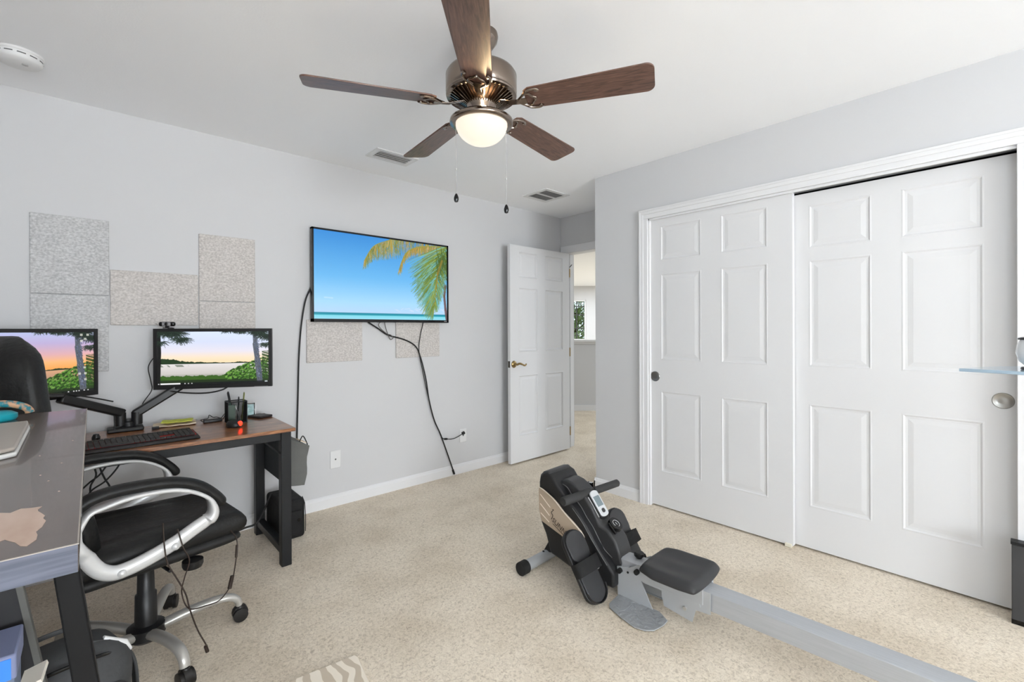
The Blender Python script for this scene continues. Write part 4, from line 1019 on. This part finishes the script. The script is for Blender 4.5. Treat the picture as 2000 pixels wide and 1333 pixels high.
MB().add([(.150,-.006,0),(.162,-.006,0),(.062,-.006,.66),(.050,-.006,.66),(.150,.022,0),(.162,.022,0),(.062,.022,.66),(.050,.022,.66)], [(0,1,2,3),(7,6,5,4),(0,4,5,1),(1,5,6,2),(2,6,7,3),(3,7,4,0)]).build('board_edge', mat('edge_grey', (.33,.33,.32), .5), bd)
pb = MB().obox((0,0,0), ((.93,-.2,.31),(.1,.98,.1),(-.3,0,.95)), .018,.03,.004).build('paper_packet', mat('packet_white', (.86,.84,.80), .7)); pb.location = (-.092, 1.36, .545)
tag(pb, 'white packet sticking up at the bottom edge by the desk leg', 'packet')
# backpack
bp_ = empty('backpack', (-.085, 1.845, 0), 'dark grey nylon backpack on the carpet by the chair base', 'backpack', R(12))
def blob(cx, cy, cz, rx, ry, rz_, p=2.6, n=24, mseg=16, flat=0.):
    vs = []; fs = []
    for i in range(mseg+1):
        ph = -PI/2+PI*i/mseg
        for k in range(n):
            a = 2*PI*k/n
            def sp(v): return math.copysign(abs(v)**(2/p), v)
            x = rx*sp(math.cos(a))*sp(math.cos(ph)); y = ry*sp(math.sin(a))*sp(math.cos(ph)); z = rz_*sp(math.sin(ph))
            w_ = .012*math.sin(6*a+z*30)*math.cos(ph)
            vs.append((cx+x*(1+w_*3), cy+y*(1+w_*3), cz+z))
    for i in range(mseg):
        for k in range(n):
            a, b = i*n+k, i*n+(k+1) % n; fs.append((a, b, b+n, a+n))
    m = MB().add(vs, fs); return m
def weldb(m, *a, **k):
    o = m.build(*a, **k); weld(o); o.data.polygons.foreach_set('use_smooth', [True]*len(o.data.polygons)); return o
weldb(blob(0,0,.175,.17,.115,.175, 3.2), 'main_compartment', BAGM, bp_, smooth=True)
weldb(blob(.03,-.10,.13,.125,.05,.12, 3.), 'front_pocket', BAGM, bp_, smooth=True)
weldb(blob(.0,-.135,.09,.09,.03,.075, 3.), 'lower_pocket', mat('backpack_light', (.30,.305,.31), .75, bump=.4, bscale=20), bp_, smooth=True)
MB().tube(smoothpath([(-.15,-.03,.26),(-.08,-.09,.325),(.05,-.10,.33),(.14,-.05,.28),(.168,-.02,.18)],6), .005, 8).build('zip', BLACKG, bp_, smooth=True)
MB().tube(smoothpath([(-.10,-.147,.19),(-.02,-.158,.225),(.08,-.155,.215),(.145,-.12,.14)],6), .0045, 8).build('zip', BLACKG, bp_, smooth=True)
MB().tube(smoothpath([(-.05,.05,.34),(-.05,.01,.385),(.05,.01,.385),(.05,.05,.34)],6), .010, 8, squash=.5).build('top_handle', BAGM, bp_, smooth=True)
MB().tube([(.10,-.03,.335),(.15,-.035,.30),(.165,-.03,.27)], [.010,.010,.006], 10).build('strap_clip', WHITEP, bp_, smooth=True)
MB().sweep(smoothpath([(.06,-.02,.352),(.12,-.02,.325),(.175,-.01,.25),(.19,.0,.13),(.175,0,.04)],6), (0,1,0), .022, .008).build('shoulder_strap', BAGM, bp_, smooth=True)

# ------------------------------------------------------------------ rowing machine
RA = R(3.3)-PI/2
rw = empty('rowing_machine', (1.865, 1.5, 0), 'black and beige rowing machine with grey rail on the carpet', 'rowing machine', RA)
# local x = towards the seat, y = right side, z up
BLK = mat('rower_black', (.125,.125,.13), .45, bump=.05, bscale=500)
DRK = mat('rower_charcoal', (.20,.20,.205), .48, bump=.06, bscale=500)
shell = [(-.222,.44),(-.215,.475),(-.195,.495),(-.168,.502),(-.13,.488),(-.095,.445),(-.04,.395),(.02,.352),(.055,.316),(.091,.276),(.118,.240),(.158,.190),(.20,.150),(.235,.115),(.235,.045),(.04,.042),(-.042,.062),(-.106,.078),(-.147,.086),(-.178,.176),(-.210,.232),(-.222,.33)]
MB().prism([(a, b) for a, b in shell], 1, -.098, .098).build('body_shell', BLK, rw, bevel=.012, seg=3)
MB().prism([(-.225,.43),(-.219,.478),(-.197,.500),(-.168,.507),(-.148,.500),(-.16,.478),(-.19,.46),(-.20,.42)], 1, -.092, .092).build('rear_cowl', DRK, rw, bevel=.010, seg=3)
ridge = [(-.155,.40),(-.130,.452),(-.100,.470),(-.07,.474),(-.035,.466),(-.003,.449),(.04,.415),(.077,.374),(.108,.328),(.128,.295),(.17,.285),(.215,.245),(.235,.200),(.25,.145),(.20,.120),(.10,.18),(0,.30)]
MB().prism(ridge, 1, -.052, .056).build('console_ridge', DRK, rw, bevel=.010, seg=3)
MB().prism([(.13,.200),(.262,.135),(.30,.10),(.27,.085),(.12,.12)], 1, -.048, .048).build('neck_cover', DRK, rw, bevel=.006)
beige = [(-.215,.418),(-.185,.412),(-.152,.398),(-.118,.382),(-.086,.362),(-.047,.330),(.011,.296),(.057,.264),(.076,.240),(.074,.222),(.05,.185),(.02,.160),(-.012,.178),(-.067,.206),(-.137,.226),(-.198,.243),(-.214,.30)]
for s_, nm in ((-1, 'side_panel'), (1, 'side_panel')):
    lo_, hi_ = (-.108,-.099) if s_ < 0 else (.099,.108)
    o = MB().prism(beige, 1, lo_, hi_).build(nm, BEIGE, rw, bevel=.003)
    if s_ < 0:
        m = MB()
        for (a, b, c, d) in ((-.203,.383,-.135,.330),(-.203,.333,-.140,.287),(-.200,.285,-.143,.252)):
            m.tube([(a,-.1085,b),(c,-.1085,d)], .0024, 6)
        m.tube(smoothpath([(-.215,-.1075,.418),(-.185,-.1075,.411),(-.118,-.1075,.381),(-.047,-.1075,.329),(.057,-.1075,.263),(.076,-.1075,.240)],5), .003, 6)
        m.build('accent_line', BEIGEL, o, smooth=True)
        cu = bpy.data.curves.new('logo_text', 'FONT'); cu.body = 'SUNNY'; cu.size = .036; cu.extrude = .0004
        tmp = bpy.data.objects.new('logo_text', cu); COL.objects.link(tmp)
        dg = bpy.context.evaluated_depsgraph_get(); me = bpy.data.meshes.new_from_object(tmp.evaluated_get(dg)); COL.objects.unlink(tmp); bpy.data.objects.remove(tmp)
        lt = bpy.data.objects.new('logo_text', me); COL.objects.link(lt); lt.parent = o; me.materials.append(LOGO)
        lt.rotation_euler = Euler((PI/2, R(29), 0), 'XYZ'); lt.location = (-.126, -.1088, .264)
        m = MB(); m.tube([(-.118,-.1087,.251),(-.03,-.1087,.203)], .0014, 6)
        m.tube(smoothpath([(-.128,-.1087,.272),(-.118,-.1087,.292),(-.128,-.1087,.306),(-.120,-.1087,.315)],4), .0022, 6)
        m.lathe([(0,-.001),(.004,-.001),(.004,.001)], (-.116,-.1087,.322), 10, 1)
        m.build('logo_figure', LOGO, o)
for (a, lo_) in ((-.057, -.0535),):
    m = MB(); m.tube(smoothpath([(-.125,-.054,.452),(-.07,-.0545,.440),(-.036,-.0545,.408),(.018,-.0545,.363),(.055,-.0545,.318),(.091,-.0545,.281),(.118,-.0545,.243),(.153,-.0545,.195),(.20,-.0545,.165)],5), .0016, 6)
    m.tube(smoothpath([(.0,-.0995,.36),(.06,-.0995,.305),(.12,-.0995,.232),(.20,-.0995,.145)],5), .0012, 6)
    m.build('seam_line', mat('seam_grey', (.45,.45,.45), .5), rw, smooth=True)
# console on the ridge
def slab_on_ridge(x0, z0, x1_, z1_, y0b, y1b, h, rad=.0):
    d = Vector((x1_-x0, 0, z1_-z0)); L_ = d.length; d.normalize(); up = Vector((-d.z,0,d.x)); return d, up, L_
d, up, L_ = slab_on_ridge(.035,.424,.118,.318,0,0,0)
c0 = Vector((.035,.012,.424)); yv = Vector((0,1,0))
def disp(poly, h0, h1):
    vs = [c0+d*a+yv*b+up*h0 for a, b in poly]+[c0+d*a+yv*b+up*h1 for a, b in poly]; n_ = len(poly)
    return MB().add(vs, [tuple(range(n_))[::-1], tuple(range(n_, 2*n_))]+[(i, (i+1) % n_, (i+1) % n_+n_, i+n_) for i in range(n_)])
def pill(a0, a1, hw, k=8, e=.45):
    pts = []
    for i in range(k+1): t_ = PI/2+PI*i/k; pts.append((a0+hw*e+hw*e*math.cos(t_), hw*math.sin(t_)))
    for i in range(k+1): t_ = -PI/2+PI*i/k; pts.append((a1-hw*e+hw*e*math.cos(t_), hw*math.sin(t_)))
    return pts
disp(pill(-.008,.143,.036), -.006, .004).build('console_base', BLACKP, rw, bevel=.001)
cs = disp(pill(0,.134,.031), .004, .012).build('console', mat('console_silver', (.80,.81,.82), .35, metal=.2), rw, bevel=.002)
disp([(.030,-.023),(.082,-.023),(.082,.023),(.030,.023)], .012, .0128).build('lcd_screen', LCD, cs)
disp(pill(.094,.116,.012, e=.6), .012, .0135).build('console_button', DARKP, cs)
m = disp([(.02,-.045),(.125,-.045),(.125,-.042),(.02,-.042)], -.001, .003); m.build('trim_strip', SILV, rw)
# tension dial
m = MB(); c1 = Vector((.176,.005,.292)); ax = Vector((.55,0,.83)).normalized()
m.tube([c1, c1+ax*.018], [.036,.034], 28); dl = m.build('tension_dial', BLACKG, rw, smooth=True)
m = MB(); e1 = Vector((ax.z,0,-ax.x)); e2 = Vector((0,1,0)); m.tube([c1+ax*.0186+e1*.018*math.cos(t_)+e2*.018*math.sin(t_) for t_ in [2*PI*k/20*.82 for k in range(21)]], .0012, 5)
m.tube([c1+ax*.0186+e1*-.006, c1+ax*.0186+e1*.008], .0015, 5); m.build('dial_marking', mat('mark_white', (.8,.8,.8), .5), dl)
MB().tube([c1+Vector((-.01,-.034,.02)), c1+Vector((.03,-.034,-.02))], .006, 8).build('dial_grip', BLACKG, dl, smooth=True)
# handle
hd = MB(); hA, hB = Vector((.004,-.180,.415)), Vector((.048,.245,.415))
t_ = (hB-hA); 
hd.tube([hA, hA+t_*.012, hA+t_*.46, hA+t_*.475], [.019,.0225,.022,.019], 20); hd.tube([hA+t_*.54, hA+t_*.555, hA+t_*.985, hB], [.018,.0195,.0195,.015], 20)
hd.tube([hA+t_*.45, hA+t_*.56], .012, 16)
hn = hd.build('pull_handle', mat('foam_grip', (.19,.19,.19), .7, bump=.15, bscale=300), rw, smooth=True, angle=50)
m = MB(); c = hA+t_*.51; m.obox(c+Vector((-.018,0,.004)), ((1,0,0),(0,1,0),(0,0,1)), .022,.026,.012); m.build('handle_strap', BLACKP, hn, bevel=.004)
m = MB(); m.tube([c+Vector((-.05,-.03,.022)), c+Vector((-.05,.04,.022))], .010, 10); m.obox(c+Vector((-.045,-.035,.018)), ((1,0,0),(0,1,0),(0,0,1)), .014,.014,.012); m.obox(c+Vector((-.040,.038,.018)), ((1,0,0),(0,1,0),(0,0,1)), .014,.010,.012)
m.build('handle_rest', BLACKG, rw, smooth=True, angle=40)
# front stabiliser
MB().tube([(-.215,-.215,.034),(-.215,.215,.034)], .0275, 24).build('stabiliser', GREYM, rw, smooth=True)
for s_ in (-1, 1):
    MB().tube([(-.215,s_*.205,.034),(-.215,s_*.208,.034),(-.215,s_*.250,.034),(-.215,s_*.256,.034)], [.030,.034,.034,.026], 24).build('end_cap', RUBBER, rw, smooth=True, angle=40)
MB().tube([(-.215,-.07,.055),(-.215,-.07,.066)], .006, 8).build('bolt', BLACKP, rw)
MB().prism([(-.235,.055),(-.19,.055),(-.14,.085),(-.15,.13),(-.185,.14)], 1, -.045, .045).build('stabiliser_mount', BLK, rw, bevel=.003)
# bracket and rail
br = MB(); 
for s_ in (-1, 1):
    y_ = s_*.056; br.prism([(.228,.132),(.232,.0),(.412,.0),(.352,.112),(.62,.105),(.60,.175),(.34,.182),(.29,.150)], 1, y_-.0015, y_+.0015)
br.prism([(.228,.132),(.29,.150),(.29,.153),(.226,.135)], 1, -.056, .056)
brk = br.build('frame_bracket', GREYM, rw)
for (a, b) in ((.247,.125),(.335,.150)):
    MB().tube([(a,-.0575,b),(a,-.074,b)], .0115, 16).build('grommet', RUBBER, brk, smooth=True)
m = MB(); m.tube([(.286,-.0575,.128),(.286,-.060,.128)], .005, 10); m.build('hole', BLACKP, brk)
MB().prism([(.46,.045),(.585,.028),(.60,.085),(.66,.09),(.66,.178),(.45,.178),(.45,.09)], 1, -.0555, -.0525).build('rail_bracket', GREYM, rw)
MB().tube([(.555,-.0555,.075),(.555,-.062,.075)], .008, 14).build('bolt', SILVM, rw, smooth=True)
# checkered foot plate
fpm = mat('tread_plate', (.66,.67,.68), .42, metal=.25, bump=.6, bscale=55)
def footpoly(s_):
    y = [(.236,-.05),(.244,-.150),(.262,-.176),(.34,-.205),(.41,-.222),(.452,-.212),(.480,-.185),(.493,-.13),(.492,-.085),(.437,-.05)]
    return [(a, b*(-s_)) for a, b in y]
for s_ in (-1, 1): MB().prism(footpoly(s_), 2, .004, .008).build('foot_plate', fpm, rw, bevel=.001)
rl = MB(); prof_ = [(-.044,.098),(-.044,.172),(-.030,.176),(.030,.176),(.044,.172),(.044,.098)]
rl.prism(prof_, 0, .235, 1.95); rl.build('rail', ALU, rw, bevel=.002)
MB().box(1.86,1.92,-.20,.20,0,.05).box(1.86,1.92,-.03,.03,.05,.098).build('rear_foot', GREYM, rw, bevel=.006)
MB().box(.44,.66,-.050,.050,.100,.1745).build('seat_carriage', ALU, rw) if False else None
MB().box(.42,.63,-.058,-.0455,.118,.182).box(.42,.63,.0455,.058,.118,.182).box(.42,.63,-.058,.058,.1775,.186).build('seat_carriage', GREYM, rw, bevel=.002)
# seat
def seat():
    nx, ny = 16, 18; vs = []; fs = []
    x0, x1_, yw = .355, .640, .150
    for top in (1, 0):
        for j in range(ny+1):
            for i in range(nx+1):
                s_ = i/nx; q = j/ny*2-1
                # plan outline: narrower at the front, rounded
                hw = yw*(.80+.20*min(1, s_/.30)) if s_ < .3 else yw*(1-.06*max(0, (s_-.75)/.25))
                xx = x0+(x1_-x0)*s_+.020*(abs(q)**2)*(1-s_)*1.0-.012*(abs(q)**3)*s_
                y = q*hw
                e = min(s_, 1-s_)*2; eq = 1-abs(q)
                rnd = math.sqrt(max(0, 1-(1-min(1, e*3.2, eq*4.2))**2))
                if top:
                    z = .190+.030*rnd+.010*q*q-.008*math.exp(-((abs(q)-.35)/.25)**2)*(1-abs(s_-.5)*2)+.010*max(0, (s_-.6))
                else:
                    z = .190-.004*rnd-.016*(1-q*q)*0
                vs.append((xx, y, z))
    N_ = (nx+1)*(ny+1)
    for j in range(ny):
        for i in range(nx):
            a = j*(nx+1)+i; fs.append((a, a+1, a+nx+2, a+nx+1)); b = a+N_; fs.append((b, b+nx+1, b+nx+2, b+1))
    ed = [i for i in range(nx+1)]+[nx+(nx+1)*j for j in range(1, ny+1)]+[ny*(nx+1)+i for i in range(nx-1,-1,-1)]+[(nx+1)*j for j in range(ny-1,0,-1)]
    for k in range(len(ed)): a, b = ed[k], ed[(k+1) % len(ed)]; fs.append((a, a+N_, b+N_, b))
    return MB().add(vs, fs)
seat().build('seat', DRK, rw, sub=1)
# adjusting knob
m = MB(); m.lathe([(0,.205),(.018,.205),(.024,.200),(.024,.188),(.018,.184),(.012,.175),(0,.175)], (.305,.012,0), 10)
m.build('locking_knob', BLACKP, rw, smooth=True, angle=30)
MB().lathe([(.005,.185),(.005,.145)], (.305,.012,0), 10).build('knob_stem', SILVM, rw, smooth=True)
# pedals
def pedal(s_):
    yc = s_*.186
    base = Vector((.215,0,.022)); tip = Vector((.042,0,.290)); dd = (tip-base); Lp = dd.length; dd.normalize(); nn = Vector((-dd.z,0,dd.x)); nn = -nn if nn.x < 0 else nn
    def plate(a0, a1, hw, h0, h1, nm, mt, par, k=10, w0=1., w1_=1.):
        pts = []
        for i in range(k+1):
            t_ = PI/2+PI*i/k; pts.append((a0+hw*.75*(1+math.cos(t_)), hw*w0*math.sin(t_)))
        for i in range(k+1):
            t_ = -PI/2+PI*i/k; pts.append((a1-hw*.75*(1-math.cos(t_)), hw*w1_*math.sin(t_)))
        P0 = lambda a, b, h: base+dd*a+Vector((0,yc+b,0))+nn*h
        n_ = len(pts); vs = [P0(a,b,h0) for a, b in pts]+[P0(a,b,h1) for a, b in pts]
        return MB().add(vs, [tuple(range(n_))[::-1], tuple(range(n_, 2*n_))]+[(i, (i+1) % n_, (i+1) % n_+n_, i+n_) for i in range(n_)]).build(nm, mt, par, bevel=.003)
    ped = plate(-.010, Lp, .073, -.012, .006, 'pedal', BLK, rw)
    plate(-.004, .155, .064, .006, .012, 'heel_pad', DRK, ped)
    plate(.165, Lp-.006, .067, .006, .016, 'toe_pad', DRK, ped, w0=.98)
    # strap bridging over the middle
    P0 = lambda a, b, h: base+dd*a+Vector((0,yc+b,0))+nn*h
    S = smoothpath([P0(.150,-.077,-.005), P0(.150,-.081,.026), P0(.152,-.060,.046), P0(.152,0,.054), P0(.152,.060,.046), P0(.150,.081,.026), P0(.150,.077,-.005)], 5)
    MB().sweep(S, dd, .030, .004).build('foot_strap', BLKFAB, ped, smooth=True, angle=50)
    MB().tube([P0(.12,-.07*s_,.0)-Vector((0,0,0)), P0(.12,-.085*s_,.0)], .010, 10).build('pedal_axle', SILVM, ped, smooth=True)
    # upturned heel cup
    H_ = [P0(.02+.055*(1-math.cos(t_)), .056*math.sin(t_), .012) for t_ in [(-PI/2+PI*k/12) for k in range(13)]]
    H_ = [P0(.052-.062*math.cos(t_), .071*math.sin(t_), .010) for t_ in [(-PI/2+PI*k/12) for k in range(13)]]
    MB().sweep(H_, nn, .012, .004).build('heel_cup', BLK, ped, smooth=True, angle=50)
pedal(-1); pedal(1)

# ------------------------------------------------------------------ rug corner
rg = empty('zebra_rug', (.66, 1.62, 0), 'corner of a cream and beige zebra patterned rug on the carpet', 'rug')
c_ = (.745,1.708); a_ = (.18,1.785); b_ = (.64,1.05); d_ = (.08,1.12)
MB().prism([(q[0]-.66, q[1]-1.62) for q in (a_, c_, b_, d_)], 2, .0005, .010).build('rug_pile', ZEBRA, rg, bevel=.003)

# ------------------------------------------------------------------ right-hand edge items
bn = empty('waste_bin', (2.893, -.09, 0), 'slim black bin standing before the closet door at the right edge', 'bin')
MB().box(-.024,.022,-.13,.105,.0,.335).build('bin_body', mat('bin_black', (.235,.235,.24), .5), bn, bevel=.003)
MB().box(-.027,.024,-.133,.108,.335,.347).build('bin_rim', BLACKP, bn, bevel=.002)
MB().box(-.0245,.0225,-.1305,.1055,.0005,.02).build('bin_base', BLACKG, bn)
gs = empty('glass_stand', (1.70, -.30, 0), 'clear glass topped stand just entering at the right edge', 'stand')
GZ = 1.148
MB().prism([(-.05,.40),(.08,.35),(.30,.19),(.33,-.10),(-.10,-.18),(-.17,-.10)], 2, GZ-.008, GZ).build('glass_top', mat('glass_shelf', (.84,.92,.98), .08, trans=.55), gs, bevel=.001)
MB().tube(smoothpath([(-.12,-.05,GZ-.0085),(-.12,-.05,.9),(-.12,-.05,.5),(-.12,-.05,.03)],4), .022, 16).build('stand_post', BLACKM, gs, smooth=True)
MB().lathe([(.14,0),(.14,.010),(.03,.03),(.022,.03)], (-.12,-.05,0), 32).build('stand_base', BLACKM, gs, smooth=True)
mg = empty('desk_speaker', (1.73, -.045, GZ+.0005), 'white rounded speaker with black rims on the glass top', 'speaker')
mg.location = (1.705, -.048, GZ+.0005)
MB().lathe([(.030,.006),(.044,.020),(.050,.040),(.048,.060),(.042,.074)], (0,0,0), 32).build('speaker_body', WHITEG, mg, smooth=True)
MB().lathe([(.040,0),(.042,.002),(.040,.006),(.030,.0065)], (0,0,0), 32).build('speaker_foot', BLACKP, mg, smooth=True)
MB().lathe([(.0,.080),(.040,.080),(.046,.078),(.046,.074),(.040,.0735)], (0,0,0), 32).build('speaker_rim', BLACKP, mg, smooth=True)

# ------------------------------------------------------------------ lights
def area(name, loc, rot, sx, sy, power, col=(1,1,1), spread=PI):
    l = bpy.data.lights.new(name, 'AREA'); l.shape = 'RECTANGLE'; l.size = sx; l.size_y = sy; l.energy = power; l.color = col; l.spread = spread
    o = bpy.data.objects.new(name, l); COL.objects.link(o); o.location = loc; o.rotation_euler = rot; return o
area('window_daylight', ((wx0+wx1)/2, YF+.02, (wz0+wz1)/2), (R(108),0,R(4)), wx1-wx0-.05, wz1-wz0-.05, 280, (.925,.965,1))
area('side_fill', (XL+.02, (lw0+lw1)/2, 1.45), (R(118),0,R(-52)), 1.4, 1.3, 30, (.925,.965,1))  # fill lamp at the added side window, turned towards the entry alcove
area('hall_fill', (6.2, 1.2, 2.38), (0,0,0), 2.5, 2.5, 85, (.80,.90,1))  # added downward fill under the hall ceiling
area('loft_fill', tuple(W(2.2, 10.2, 2.40)), (0,0,0), 2.5, 2.5, 135, (.84,.92,1))  # added downward fill that brightens the far room, no fixture modelled
l = bpy.data.lights.new('fan_blade_spot', 'SPOT'); l.energy = 9.0; l.color = (1,.74,.42); l.shadow_soft_size = .012; l.spot_size = R(75); l.spot_blend = 1.  # spot added above the lamp pan, aimed to make the near blade glow
o = bpy.data.objects.new('fan_blade_spot', l); COL.objects.link(o); o.location = (FX-.050, FY-.090, 2.120)
o.rotation_euler = Vector((-.150, -.150, .046)).to_track_quat('-Z', 'Y').to_euler()
l = bpy.data.lights.new('fan_glow', 'POINT'); l.energy = 1.2; l.color = (1,.78,.48); l.shadow_soft_size = .01
o = bpy.data.objects.new('fan_glow', l); COL.objects.link(o); o.location = (FX-.045, FY-.070, 2.120)
w = bpy.data.worlds.new('world'); SC.world = w; w.use_nodes = True
bg = w.node_tree.nodes['Background']; bg.inputs[0].default_value = (.85,.93,1,1); bg.inputs[1].default_value = 2.6

SC.cycles.diffuse_bounces = 8; SC.cycles.max_bounces = 14
SC.view_settings.view_transform = 'Standard'; SC.view_settings.look = 'None'
SC.view_settings.exposure = .04; SC.view_settings.gamma = 1; SC.view_settings.use_curve_mapping = False
